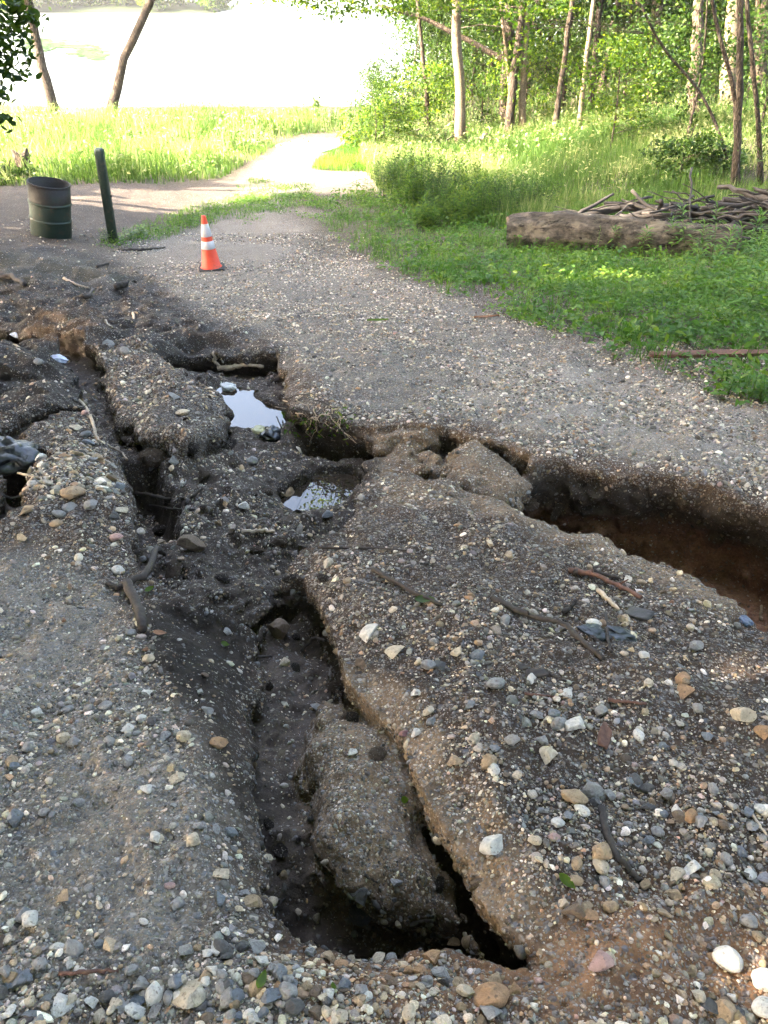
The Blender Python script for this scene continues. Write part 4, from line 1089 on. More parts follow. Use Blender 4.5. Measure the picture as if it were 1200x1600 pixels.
# x, y, width in the photo, colour, angular, short name, height factor
HEROES = [
 (771,1322,47,"white",1,"pale angular block above the pit",1.1),(898,1243,50,"tan",0,"tan grey cobble of the leaning pair",1.0),(925,1236,34,"grey",0,"grey cobble of the leaning pair",1.3),
 (1011,1231,24,"dark grey",0,"dark round pebble right of the leaning pair",1.2),(936,1329,38,"tan",1,"cracked tan stone below the leaning pair",1.1),(1082,1356,32,"white",1,"white angular stone right of the dark root",1.0),
 (1114,1366,26,"cream",1,"cream stone beside the white angular one",1.1),(1010,1383,26,"tan",1,"upright tan stone at the end of the dark root",1.6),(1136,1497,52,"white",0,"big white pitted stone at lower right",1.1),
 (1170,1438,30,"grey",0,"round grey stone above the big white pitted one",1.1),(1194,1530,44,"white",0,"bright white stone at the right edge",1.0),(1192,1572,42,"white",0,"bright cream stone in the lower right corner",1.0),
 (935,1501,46,"pink",1,"pinkish block on the orange soil",1.1),(899,1419,46,"brown",1,"rough brown lump beside the green leaf",.9),(764,1553,64,"orange",0,"large flat orange stone at the bottom",.8),
 (767,1578,38,"grey",1,"grey stone in front of the large orange one",.9),(676,1496,34,"orange",1,"orange tan stone below the pit",1.1),(709,1469,26,"tan",1,"yellowish stone on the lip of the pit",1.2),
 (865,1308,24,"pink",1,"flat pinkish chip right of the pale block",.7),(1014,1311,18,"blue grey",0,"blue pebble in the mixed cluster",1),(1027,1298,22,"grey",0,"light grey pebble in the mixed cluster",1),
 (1037,1271,16,"blue grey",0,"oval blue pebble above the mixed cluster",1.3),(668,1531,20,"grey",0,"small grey pebble at the bottom centre",1),(636,1516,22,"orange",1,"small orange stone at the bottom centre",1),
 (1144,1556,22,"white",1,"small white chip under the big pitted stone",1),(719,1574,20,"tan",1,"yellow stone left of the large orange one",1.3),
 (899,1133,34,"white",1,"tall white stone in the middle of the mound",1.5),(872,1131,28,"grey",0,"round grey stone left of the tall white one",1.2),(856,1179,30,"cream",1,"pale pink block below the tall white stone",1.1),
 (760,1191,35,"tan",1,"yellow tan block at the mound's left",1.3),(800,1155,26,"grey",0,"whitish round stone above the yellow tan block",1.1),(649,1083,20,"white",1,"white upright shard on the mound",1.7),
 (668,1110,22,"cream",1,"cream stone right of the white shard",1.2),(710,1187,24,"tan",1,"olive tan chip left of the yellow tan block",1),(745,1023,26,"blue grey",0,"smooth grey pebble under the long stick",1),
 (670,1041,26,"grey",1,"grey angular stone on the mound's left",1),(688,1038,24,"dark grey",1,"dark chip beside the grey angular stone",.8),(616,1015,34,"cream",1,"flat cream slab embedded in the mound",.5),
 (774,1067,32,"grey",0,"rough pale grey stone mid mound",1),(1158,1118,46,"cream",1,"flat sunlit cream stone at the right",.8),(1087,1008,24,"grey",0,"round grey pebble near the right gully",1.2),
 (1066,1058,28,"orange",0,"orange stone in the sun patch",.8),(1068,1078,32,"orange",1,"flat orange stone below the sun patch",.6),(927,973,26,"white",0,"smooth white stone by the black scraps",.8),
 (978,968,26,"cream",1,"cream rough stone left of the dark slab",1),(648,1145,19,"white",1,"white cube beside the purple stone",1.1),(631,1146,18,"purple",1,"purple stone on the mound's left edge",1.1),
 (1192,1142,28,"orange",1,"orange block at the right edge",1),(865,1115,22,"blue grey",0,"blue grey pebble above the round grey stone",1),(675,1128,20,"blue grey",1,"blue grey shard under the cream stone",1.2),
 (1010,1066,24,"cream",1,"squarish cream stone left of the orange one",1),(936,1110,26,"grey",1,"grey block upper right of the tall white stone",1),(1006,1024,20,"white",0,"white holed pebble on the mound",1.1),
 (287,1150,24,"cream",0,"cream oval stone on the left track",1.2),(232,1030,22,"cream",1,"cream block beside the forked stick",1.1),(230,1082,19,"white",1,"white stone below the cream block",1.2),
 (438,988,42,"brown",1,"big brown rock in the near channel",1.3),(185,891,22,"white",0,"pale stone above the forked stick",1),(575,986,38,"white",1,"pale grey slab at the channel's brink",.7),
 (561,1036,28,"brown",1,"brown block at the channel's brink",.9),(496,1104,28,"grey",1,"pale slab on the ledge",.7),(444,1035,20,"cream",1,"pale stone on the channel floor",1),
 (278,1216,28,"cream",1,"buff stone on the left track",.9),(230,1231,22,"white",1,"whitish chip left of the buff stone",1.1),(344,1161,34,"orange",1,"thin orange flake near the channel",.5),
 (550,1176,18,"white",1,"white shard on the ledge",1.5),(602,1217,14,"grey",0,"grey pebble on the ledge",1.3),(300,1312,26,"cream",1,"tall cream stone beside the channel",1.4),
 (312,1288,26,"grey",1,"grey white stone above the tall cream one",1.1),(397,1409,34,"tan",1,"tan block on the channel's left lip",.9),(382,1393,20,"grey",1,"small grey chip above the tan block",1),
 (275,1411,27,"grey",1,"grey tan lump on the lower left track",1),(265,1383,18,"pink",0,"pink pebble above the grey tan lump",.9),(155,1475,18,"blue grey",0,"blue grey oval pebble at lower left",1.3),
 (460,1572,34,"dark grey",0,"large dark oval cobble at the bottom",1.4),(478,1541,24,"tan",1,"yellow tan stone above the dark oval cobble",1.3),(565,1399,42,"dark grey",1,"dark broken rock in the pit",1),
 (563,1427,46,"black",0,"black wet stone in the pit",.6),(618,1380,24,"grey",1,"grey rock at the back of the pit",1.1),(298,1551,60,"cream",1,"flat pale stone at lower left",.5),
 (70,1269,24,"grey",1,"flat grey chip on the left track",.8),(124,1254,20,"grey",0,"grey pebble on the left track",1),(243,1516,14,"white",0,"white oval pebble at lower left",1.4),
 (308,1481,18,"tan",1,"small tan block at lower left",1.1),(354,1454,17,"white",1,"small white stone at lower left",1.1),(225,1439,17,"white",0,"pale round pebble at lower left",1),
 (90,1478,24,"white",0,"whitish stone at far lower left",1),(63,1505,26,"grey",0,"grey cobble at far lower left",1),(48,1584,30,"blue grey",1,"blue grey block in the lower left corner",.9),
 (115,768,44,"tan",0,"smooth tan cobble on the left gravel heap",.8),(40,797,32,"tan",1,"blocky tan stone on the left gravel heap",.9),(110,792,27,"grey",1,"rough grey stone below the tan cobble",.9),
 (145,790,26,"grey",1,"light grey block right of the rough grey stone",.9),(93,802,24,"grey",0,"pale oval stone on the left gravel heap",.8),(134,678,22,"blue grey",0,"blue round stone beside the pale root",.9),
 (140,691,24,"blue grey",1,"slate shard beside the pale root",.6),(119,667,20,"cream",1,"cream stone beside the pale root",.8),(133,646,14,"pink",0,"pink stone beside the pale root",1.2),
 (165,751,32,"cream",1,"flat cream stone on the left gravel heap",.5),(125,708,28,"cream",1,"cream block below the pale root",.8),(33,840,24,"cream",1,"pale stone at the left edge",.9),
 (89,817,24,"tan",0,"buff oval stone on the left gravel heap",.8),(192,797,22,"cream",1,"flat cream stone at the hole's brink",.7),(182,838,24,"pink",0,"pinkish stone above the dark hole",.8),
 (510,804,22,"blue grey",1,"slate stone standing in the brown puddle",1.1),(453,770,24,"tan",1,"tan stone standing in the brown puddle",.9),(395,720,22,"grey",0,"pale stone on the basin floor",1),
 (285,643,26,"cream",0,"pale stone on the cut off island",.8),(273,618,22,"grey",1,"grey stone on the cut off island",.7),(170,538,20,"grey",0,"grey stone at the top of the island",.8),
 (195,548,16,"grey",0,"smaller grey stone near the top of the island",.9),(60,565,16,"grey",0,"pale stone beside the crumpled litter",.9),(300,852,52,"brown",1,"dark brown rock in the basin",.9),
 (285,757,22,"white",1,"jagged white stone in the basin",1),(380,789,22,"white",1,"whitish stone left of the brown puddle",1),(343,817,16,"tan",1,"tan stone on the basin floor",1),
 (240,722,30,"grey",1,"crumbly grey clod in the basin",.7),(271,718,20,"grey",1,"crumbly pale clod in the basin",.9),(183,700,10,"cream",1,"tiny cream stone at the root's end",1),
]

def build_stones():
    r = np.random.default_rng(88)
    H = []
    for (px, py, w, c, a, name, tall) in HEROES:
        p = hit(px, py + 0.12 * w); d = to_px(*p)[2]
        rad = 0.5 * w * d / FPX
        cats = "pebble" if w < 20 else "stone"
        put_stone(p, rad, c, bool(a), int(r.integers(0, 9)), name, r.uniform(-.5, .5) + (pi if r.random() < .5 else 0), r.uniform(.85, 1.05), None, .26, tall=tall)
        H.append((px, py))
    H = np.array(H, float)
    # candidates for all other stones
    n1_, n2_ = 240000, 210000; n = n1_ + n2_
    y = np.concatenate([0.55 + (8.0 - 0.55) * r.uniform(0, 1, n1_) ** 1.75, 3.0 + 11.5 * r.uniform(0, 1, n2_) ** 1.15])
    x = r.uniform(-1.12, 1.12, n) * halfw(y)
    z = ground(x, y); gx, gy = slope(x, y); st = np.hypot(gx, gy)
    dep = base(x, y) + relief(x, y) - z
    px, py, d = to_px(x, y, z)
    T = lambda P, s=.06: ss(s, -s, sd_poly(x, y, P) + .06 * fbm2(x, y, .25, 3, 66))
    track, road, orange, mound = T(P_TRACK, .1), T(P_ROAD, .15), T(P_ORANGE, .1), 1.0
    dens = np.where(y > 7, .06, .68); dens = np.maximum(dens * 1.0, 0)
    def put(m, v): 
        nonlocal dens
        dens = dens * (1 - m) + v * m
    put(road, .95); put(T(P_UPLEFT, .2), .10); put(track, .95); put(T(P_TAN, .05), .6); put(T(P_SLUMP, .05), .5); put(orange, np.where(px < 850, .45, .16))
    put(T(P_SLOPE, .05), .10); put(T(P_BASIN, .05), .28); put(T(P_ISLE, .04), .7); put(T(P_CHAN, .02), .10); put(T(P_LEDGE, .02), .75); put(T(P_RIGHT, .04), .06)
    hump = np.exp(-(((x - C_HUMP[0]) / .4) ** 2 + ((y - C_HUMP[1]) / .5) ** 2)); put(np.clip(hump, 0, 1), 1.0)
    dens *= 0.16 + 0.92 * ss(-.35, .35, fbm2(x, y, .22, 3, 61) + .5 * fbm2(x, y, .8, 2, 62))
    for zw, P in PUD: dens = np.where((sd_poly(x, y, P) < .01), dens * .03, dens)
    size = 0.0026 * r.uniform(1e-4, 1, n) ** (-1 / 2.35) * np.where(np.arange(n) < n1_, 1.0, 1.1 + .17 * y)                    # radius, many small and few large
    big = np.full(n, .021); big = np.where(hump > .3, .034, big); big = np.where(orange > .5, .019, big)
    big = np.where(np.maximum.reduce([T(P_LEDGE, .02), T(P_TAN, .04) * (1 - orange), T(P_SLUMP, .04)]) > .5, .006, big)
    bare = ss(.05, .45, fbm2(x, y, .55, 3, 64)) * track; dens *= 1 - .75 * bare
    size = np.minimum(size, big * r.uniform(.55, 1, n))
    keep = (r.uniform(0, 1, n) < dens) & (st < 1.1) & (size * FPX / d > 0.95)
    keep &= (px > -120) & (px < 1320)
    x, y, z, px, py, d, size, st, dep, orange, track, road = [q[keep] for q in (x, y, z, px, py, d, size, st, dep, orange, track, road)]
    n = len(x)
    names = list(STONE_RGB)
    pw = {"white": (.15, .16, .05), "cream": (.13, .10, .22), "grey": (.27, .30, .12), "blue grey": (.14, .20, .05), "tan": (.11, .05, .26), "orange": (.03, .012, .22),
          "dark grey": (.09, .11, .03), "brown": (.06, .04, .06), "pink": (.008, .006, .02), "purple": (.0, .0, .0), "black": (.0, .0, .0)}
    A = np.array([pw[k] for k in names]); A = A / A.sum(0)
    wt = np.stack([1 - np.maximum(orange, np.maximum(track, road)), np.maximum(track, road), orange], 1) + 1e-3; wt /= wt.sum(1)[:, None]
    cdf = np.cumsum(wt @ A.T, 1); ci = np.minimum((r.uniform(0, 1, n)[:, None] > cdf).sum(1), len(names) - 1)
    app = size * FPX / d
    ang = r.random(n) < .72
    inframe = (px > 8) & (px < 1192) & (py < 1590) & (py > 540)
    # keep small random stones out of the named ones
    near = np.min(np.hypot(px[:, None] - H[None, :, 0], py[:, None] - H[None, :, 1]), 1)
    order = np.argsort(-np.where(inframe & (near > 16), app, 0))
    M = 300 - len(HEROES)
    single = order[:M]
    used = {}
    shape_w = {True: "angular", False: "rounded"}
    for i in single:
        dd = np.hypot(px[i] - H[:, 0], py[i] - H[:, 1]); h1, h2 = np.argsort(dd)[:2]
        def rel(h):
            dx, dy = px[i] - H[h, 0], py[i] - H[h, 1]
            if abs(dx) > 1.3 * abs(dy): return "right of" if dx > 0 else "left of"
            return "below" if dy > 0 else "above"
        sz = "large" if app[i] > 11.5 else ("mid sized" if app[i] > 9 else "small")
        col = names[ci[i]]; sh = shape_w[bool(ang[i])]
        lab = f"{col} {sh} stone {rel(h1)} {HEROES[h1][5]}"
        for alt in (f"{sz} {col} {sh} stone {rel(h1)} {HEROES[h1][5]}", f"{sz} {col} {sh} stone {'close' if dd[h1] < 45 else 'some way'} {rel(h1)} {HEROES[h1][5]}",
                    f"{sz} {col} {sh} stone, not the nearest one, {rel(h1)} {HEROES[h1][5]}"):
            if lab not in used: break
            lab = alt
        lab = " ".join(lab.split()[:16]); used[lab] = 1
        put_stone((x[i], y[i], z[i]), size[i] * 1.15, names[ci[i]], bool(ang[i]), int(r.integers(0, 9)), lab, r.uniform(0, 6.28), 1.0, None, .30, tall=r.uniform(.8, 1.2))
    rest = np.ones(n, bool); print('single', M); rest[single] = False
    # everything smaller: one gravel object
    VB, FB, CB, FLAT = [], [], [], []; off = 0
    rest_i = np.nonzero(rest)[0]
    lv = np.where(app[rest_i] > 5.5, 2, np.where(app[rest_i] > 2.6, 1, 0))
    for L in (0, 1, 2):
        for a in (False, True):
            lib = [stone_shape(L, np.random.default_rng(500 + 40 * L + k + 20 * a), a) for k in range(12)]
            sel = rest_i[(lv == L) & (ang[rest_i] == a)]
            which = r.integers(0, 12, len(sel))
            for k in range(12):
                s = sel[which == k]
                if not len(s): continue
                v, f = lib[k]; m = len(s)
                th = r.uniform(0, 2 * pi, m); tx = r.normal(0, .35, m); c, q = np.cos(th), np.sin(th)
                ct, st_ = np.cos(tx), np.sin(tx)
                X = v[None, :, 0]; Y = v[None, :, 1] * ct[:, None] - v[None, :, 2] * st_[:, None]; Zz = v[None, :, 1] * st_[:, None] + v[None, :, 2] * ct[:, None]
                S = size[s][:, None]
                wx_ = (X * c[:, None] - Y * q[:, None]) * S; wy_ = (X * q[:, None] + Y * c[:, None]) * S
                sgx, sgy = slope(x[s], y[s]); sgx = np.clip(sgx, -.9, .9); sgy = np.clip(sgy, -.9, .9)
                wz_ = Zz * S + S * .08 + sgx[:, None] * wx_ + sgy[:, None] * wy_
                P = np.stack([wx_ + x[s][:, None], wy_ + y[s][:, None], wz_ + z[s][:, None]], -1).reshape(-1, 3)
                F = (f[None] + (np.arange(m) * len(v))[:, None, None]).reshape(-1, 3) + off
                rgb = np.array([STONE_RGB[names[j]] for j in ci[s]]) * r.uniform(.5, 1.35, (m, 1)) * (1 + r.normal(0, .05, (m, 3)))
                rgb = rgb * .72 + .28 * rgb.mean(1, keepdims=True) * np.array((1.06, 1.0, .92))
                rgb = rgb * np.array((1.07, 1.0, .90))
                VB.append(P); FB.append(F); CB.append(np.repeat(rgb, len(v), 0)); FLAT.append(np.full(len(F), bool(a))); off += len(P)
    # stones sticking out of the cut faces
    g_ = np.random.default_rng(123); nz = NEAR_N[:, 2]
    cand = np.nonzero((np.abs(nz) < .72) & (NEAR_DEP > .005) & (NEAR_DEP < .34) & (NEAR_P[:, 1] < 6.5))[0]
    wgt = np.where(NEAR_DEP[cand] < .10, 1.0, .35); s = g_.choice(cand, 12000, False, wgt / wgt.sum())
    sz = np.minimum(.0030 * g_.uniform(1e-3, 1, len(s)) ** (-1 / 2.2), .017); sz = sz[np.argsort(g_.random(len(sz)))]
    k_ = sz * FPX / to_px(*NEAR_P[s].T)[2] > 1.0; s = s[k_]; sz = sz[k_]
    lib = [stone_shape(1, np.random.default_rng(900 + k), k % 3 > 0) for k in range(10)]; which = g_.integers(0, 10, len(s))
    for k in range(10):
        q = which == k; m = int(q.sum()); v, f = lib[k]
        rot = np.linalg.qr(g_.normal(size=(m, 3, 3)))[0]
        Pq = np.einsum('mij,vj->mvi', rot, v) * sz[q][:, None, None] + (NEAR_P[s[q]] + NEAR_N[s[q]] * (sz[q] * .15)[:, None])[:, None]
        F = (f[None] + (np.arange(m) * len(v))[:, None, None]).reshape(-1, 3) + off
        rgb = np.array([STONE_RGB[c_] for c_ in ("grey", "tan", "brown", "cream", "dark grey", "grey")])[g_.integers(0, 6, m)] * g_.uniform(.4, .85, (m, 1))
        VB.append(Pq.reshape(-1, 3)); FB.append(F); CB.append(np.repeat(rgb, len(v), 0)); FLAT.append(np.full(len(F), k % 3 > 0)); off += m * len(v)
    t = NT("mixed gravel"); c = t.attr("tint", "Color"); P = t.coord()
    n2 = t.noise(260, 4, .7, P)
    c = t.mix(t.mr(t.noise(40, 4, .6, P), .5, .7, 0, .6), c, (.10, .078, .058))
    c = t.mix(1.0, c, t.ramp(n2, [(.3, (.62, .6, .58)), (.7, (1.2, 1.2, 1.2))]), 'MULTIPLY')
    mg = t.done(t.bsdf(c, .8, t.bump(n2, .5, .003), Specular_IOR_Level=.3))
    o = link("gravel", mesh_np("gravel", np.concatenate(VB), np.concatenate(FB), True, None, {"tint": np.clip(np.concatenate(CB), 0, 1)}), mg)
    o.data.polygons.foreach_set('use_smooth', ~np.concatenate(FLAT))
    tag(o, "mixed grey, white and tan gravel strewn over the washed out track", "gravel", None, "stuff")
    print("stones", n, "gravel verts", off)
build_stones()
# ------------------------------------------------------------------ made things and wood
def lathe(prof, sides=40):
    prof = np.asarray(prof, float); n = len(prof); th = np.linspace(0, 2 * pi, sides, endpoint=False)
    V = np.stack([prof[:, None, 0] * np.cos(th), prof[:, None, 0] * np.sin(th), prof[:, None, 1] + 0 * th], -1).reshape(-1, 3)
    i, j = np.meshgrid(np.arange(n - 1), np.arange(sides), indexing='ij')
    q = np.stack([i * sides + j, i * sides + (j + 1) % sides, (i + 1) * sides + (j + 1) % sides, (i + 1) * sides + j], -1).reshape(-1, 4)
    return V, q

def empty(name, label, cat, loc, group=None):
    o = bpy.data.objects.new(name, None); o.location = loc; COL.objects.link(o); tag(o, label, cat, group); return o

def paint(name, c0, c1, rough=.5, sc=9, worn=None, spec=.4):
    t = NT(name); P = t.coord(); n = t.noise(sc, 6, .65, P); n2 = t.noise(sc * 7, 4, .7, P)
    c = t.mix(t.mr(n, .35, .65), c0, c1)
    if worn: c = t.mix(t.mr(t.math('ADD', t.math('MULTIPLY', n, .7), t.math('MULTIPLY', n2, .3)), .53, .62), c, worn)
    return t.done(t.bsdf(c, t.mr(n2, .3, .7, rough - .1, rough + .15), t.bump(n2, .2, .004), Specular_IOR_Level=spec))

def build_drum():
    f = foot(80, 366); d = depth_of(*f); R = .5 * 60 * d / FPX
    top = at_dist(78, 283, f[1]); H = float(top[2] - f[2]) * 1.02
    o = empty("steel_drum", "dark green rusty open steel drum standing upright on bare earth", "drum", f - (0, 0, .02))
    o.rotation_mode = 'QUATERNION'; o.rotation_quaternion = Vector(at_dist(76, 281, f[1]) - f).to_track_quat('Z', 'Y')
    mg = paint("drum green paint", (.008, .019, .014), (.013, .027, .019), .5, 5, (.055, .030, .018))
    mb = paint("drum brown paint", (.012, .009, .008), (.020, .015, .012), .6, 6, (.012, .018, .014))
    mi = paint("drum rusty inside", (.05, .028, .018), (.02, .012, .009), .9)
    R0 = R
    V, q = lathe([(0, .01), (R0 * .98, .0), (R0, .012), (R0, H * .645)]); link("drum_body", mesh_np("drum_body", V, q), mg, o)
    V, q = lathe([(R0 + .001, H * .646), (R0 + .001, H * .985), (R0 - .012, H * .985), (R0 - .012, H * .70)]); link("upper_shell", mesh_np("upper_shell", V, q), mb, o)
    V, q = lathe([(R0 - .013, H * .70), (R0 - .014, .03), (0, .03)]); link("inside", mesh_np("inside", V, q), mi, o)
    for k in (.335, .645):
        V, q = lathe([(R0 - .004, H * k - .026), (R0 + .011, H * k - .012), (R0 + .015, H * k), (R0 + .011, H * k + .012), (R0 - .004, H * k + .026)]); link("rolling_hoop", mesh_np("rolling_hoop", V, q), mg, o)
    a = np.linspace(0, 2 * pi, 13); V, q = lathe([(R0 + .002 + .010 * cos(t), H * .99 + .010 * sin(t)) for t in a]); link("rim", mesh_np("rim", V, q), mb, o)
build_drum()

def build_post():
    f = foot(177, 377); d = depth_of(*f); w = 13 * d / FPX; top = at_dist(154, 231, f[1])
    m = paint("green post paint", (.012, .026, .020), (.022, .042, .032), .55, 12, (.06, .05, .04))
    o = empty("marker_post", "leaning dark green post with rounded top beside the steel drum", "post", f - (0, 0, .15))
    ax = top - f + (0, 0, .15); L = np.linalg.norm(ax); prof = [(0, .0), (.5, 0), (.5, .93), (.49, .965), (.42, .988), (.25, .998), (0, 1.0)]
    V = []; n = 24; th = np.linspace(0, 2 * pi, n, endpoint=False)
    sq = 1 / (np.abs(np.cos(th)) ** 5 + np.abs(np.sin(th)) ** 5) ** .2
    V = np.array([[(p[0] * w * s * cos(t)), (p[0] * w * s * sin(t)), (p[1] * L if p[1] < .9 else L - (1 - p[1]) * w * 10 * .6)] for p in prof for t, s in zip(th, sq)])
    i, j = np.meshgrid(np.arange(len(prof) - 1), np.arange(n), indexing='ij')
    q = np.stack([i * n + j, i * n + (j + 1) % n, (i + 1) * n + (j + 1) % n, (i + 1) * n + j], -1).reshape(-1, 4)
    s = link("shaft", mesh_np("shaft", V, q), m, o)
    o.rotation_mode = 'QUATERNION'; o.rotation_quaternion = Vector(ax).to_track_quat('Z', 'Y')
    V, q = lathe([(.018, 0), (.018, .012), (0, .014)], 12); b = link("bolt", mesh_np("bolt", V, q), M_STICKDK, o); b.location = (0, -w * .52, L * .55); b.rotation_euler = (pi / 2, 0, 0)
build_post()

def build_cone():
    f = hit(331, 421); f[2] += .004; d = depth_of(*f); top = at_dist(326, 337, f[1]); H = float(top[2] - f[2])
    o = empty("traffic_cone", "orange traffic cone with two white bands on a black base", "cone", f); o.rotation_euler = (radians(-1), radians(-2.0), .18)
    mo = paint("cone orange", (.58, .050, .020), (.68, .072, .03), .5, 6, (.36, .07, .035), .4); mw = paint("cone white band", (.46, .45, .48), (.56, .55, .58), .5, 8, (.34, .30, .27)); mk = paint("cone rubber base", (.012, .012, .013), (.03, .028, .026), .8, 8)
    B = H * .255
    bm = bmesh.new(); bmesh.ops.create_cube(bm, size=1.0)
    for v in bm.verts:
        k = 1.0 if v.co.z < 0 else .93
        v.co = Vector((v.co.x * 2 * B * k, v.co.y * 2 * B * k, (v.co.z + .5) * H * .05))
    bmesh.ops.bevel(bm, geom=list(bm.edges), offset=.012, segments=2, affect='EDGES')
    me = bpy.data.meshes.new("base"); bm.to_mesh(me); bm.free(); link("base", me, mk, o)
    rt = lambda s: B * (.74 * (1 - s) + .165 * s)
    seg = [("body", .05, .40, mo), ("body", .545, .625, mo), ("tip", .855, 1.0, mo)]
    for nm, a, b, m in seg:
        pr = [(rt(a), H * a), (rt(b), H * b)]
        if nm == "tip": pr = [(rt(a), H * a), (rt(.985), H * .985), (rt(1) - .004, H), (rt(1) - .018, H), (rt(.96) - .02, H * .9)]
        if a == .05: pr = [(rt(a) + .02, H * .048), (rt(.075) + .004, H * .07)] + [(rt(b), H * b)]
        V, q = lathe(pr); link(nm, mesh_np(nm, V, q), m, o)
    for a, b in ((.40, .545), (.625, .855)):
        V, q = lathe([(rt(a), H * a), (rt(a) + .003, H * (a + .004)), (rt(b) + .003, H * (b - .004)), (rt(b), H * b)]); link("reflective_band", mesh_np("reflective_band", V, q), mw, o)
build_cone()

# fallen log, brush pile, stump
def build_log():
    r = np.random.default_rng(3)
    a = foot(790, 388); b = foot(1150, 404); d = depth_of(*a); R = .5 * 54 * d / FPX
    a[2] += R * .80; b[2] += R * .82
    n, sd_ = 90, 56
    t = np.linspace(0, 1, n)
    P = a[None] + (b - a)[None] * t[:, None]; P[:, 2] += .03 * np.sin(t * 5)
    V, q, cp = tube(P, R * (1.0 + .06 * np.sin(t * 7) - .04 * t - .22 * np.exp(-t * 45) - .15 * np.exp(-(1 - t) * 40)), sd_, True)
    rel = np.arange(n)[:, None].repeat(sd_, 1).ravel()
    k = n * sd_; body = V[:k]; c = np.repeat(P, sd_, 0); rad = unit(body - c)
    L = np.repeat(t, sd_) * np.linalg.norm(b - a); an = np.tile(np.linspace(0, 2 * pi, sd_, endpoint=False), n)
    rd = np.abs(noise3(L * 2.2, np.cos(an) * 2.4, np.sin(an) * 2.4, 3)); fine = noise3(L * 7, np.cos(an) * 7, np.sin(an) * 7, 4)
    plate = noise3(L * 1.1, np.cos(an) * 1.5, np.sin(an) * 1.5, 9) > .12
    V[:k] = body + rad * (R * (.10 * rd + .05 * fine + .07 * plate))[:, None]
    V[:sd_] += unit(b - a) * (.07 * noise3(np.cos(an[:sd_]) * 2.2, np.sin(an[:sd_]) * 2.2, 0 * an[:sd_], 6) + .03)[:, None]
    V -= a
    t_ = NT("old log bark"); Pc = t_.mapv(t_.coord(), (.35, 1, 1)); n1 = t_.noise(16, 6, .7, Pc); n2 = t_.noise(3.0, 4, .6, t_.coord()); vo = t_.noise(7, 6, .75, t_.mapv(t_.coord(), (.22, 1, 1)), 1.2)
    c = t_.mix(t_.mr(n1, .3, .7), (.036, .029, .023), (.15, .125, .098)); c = t_.mix(t_.mr(n2, .52, .62), c, (.21, .17, .125)); c = t_.mix(t_.mr(vo, .46, .36), c, (.018, .013, .010))
    m = t_.done(t_.bsdf(c, .92, t_.bump(t_.math('ADD', n1, t_.mr(vo, .3, .6, 0, 2)), 1.0, .04), Specular_IOR_Level=.2))
    o = empty("fallen_log", "thick fallen log with peeling bark lying across the grass", "log", a)
    link("bark", mesh_np("bark", V, [q, cp[sd_:]]), m, o)
    e = V[:sd_] * 1.0; cc = e.mean(0); dirv = unit((b - a))
    ring = []; F = []
    for i, s in enumerate((1.0, .8, .6, .4, .2)): ring.append(cc + (e - cc) * s * .995 - dirv * (.004 + .006 * r.uniform(0, 1, (sd_, 1)) * (s < 1)))
    W = np.concatenate(ring + [cc[None] - dirv * .012]); 
    for i in range(4):
        for j in range(sd_): F.append((i * sd_ + (j + 1) % sd_, i * sd_ + j, (i + 1) * sd_ + j, (i + 1) * sd_ + (j + 1) % sd_))
    T3 = [(4 * sd_ + (j + 1) % sd_, 4 * sd_ + j, 5 * sd_) for j in range(sd_)]
    link("cut_end", mesh_np("cut_end", W, [np.array(F), np.array(T3)]), stick_material("sawn wood", (.05, .036, .025), (.14, .10, .07)), o)
build_log()

def build_brush():
    r = np.random.default_rng(9)
    c0 = foot(890, 352); c1 = foot(1230, 352)
    labs = ["dark dead branch in the heap behind the log", ]
    n = 92
    for i in range(n):
        u = r.uniform(0, 1) ** .8
        c = c0 + (c1 - c0) * u; y = 12.95 + r.uniform(0, 1.4); h = .10 + .55 * r.uniform(0, 1) * (0.35 + .65 * u) + .12
        x = c[0] + r.normal(0, .15); z = float(base(x, y)) + h
        ln = r.uniform(.4, 1.15); az = r.normal(0, .75) + (pi if r.random() < .5 else 0); tl = r.normal(0, .2)
        dv = np.array((cos(az) * cos(tl), sin(az) * cos(tl), sin(tl)))
        rad = .016 + .05 * r.uniform(0, 1) ** 2.2
        if i in (3, 7, 11): rad = .085; ln = 1.1
        P = bend([np.array((x, y, z)) - dv * ln, np.array((x, y, z)) + r.normal(0, .05, 3), np.array((x, y, z)) + dv * ln], 12, .018 * min(1, ln), r)
        b = Bag(); b.tube(P - P[0], np.linspace(rad, rad * .45, 12), 8, rough=.06, seed=i)
        o = link("dead_branch", b.mesh("dead_branch"), M_STICKDK); o.location = P[0]
        tag(o, "dead branch tangled in the dark brush heap behind the log", "branch", "branches heaped behind the log")
    for k, (px, py, py2) in enumerate([(992, 345, 296), (1052, 350, 300), (1120, 340, 296), (1165, 350, 300), (1010, 350, 318), (940, 350, 318), (1180, 335, 290)]):
        a = foot(px, py) ; a[1] = 12.4; a[2] = float(base(a[0], 12.4)) + .3
        e = at_dist(px + r.uniform(20, 45), py2, 12.5)
        b = Bag(); P = bend([a, .5 * (a + e) + r.normal(0, .05, 3), e], 9, .015, r); b.tube(P - a, np.linspace(.012, .004, 9), 6)
        o = link("dead_branch", b.mesh("dead_branch"), M_STICK); o.location = a
        tag(o, "thin bare twig sticking up out of the brush heap", "branch", "twigs sticking up from the heap")
build_brush()

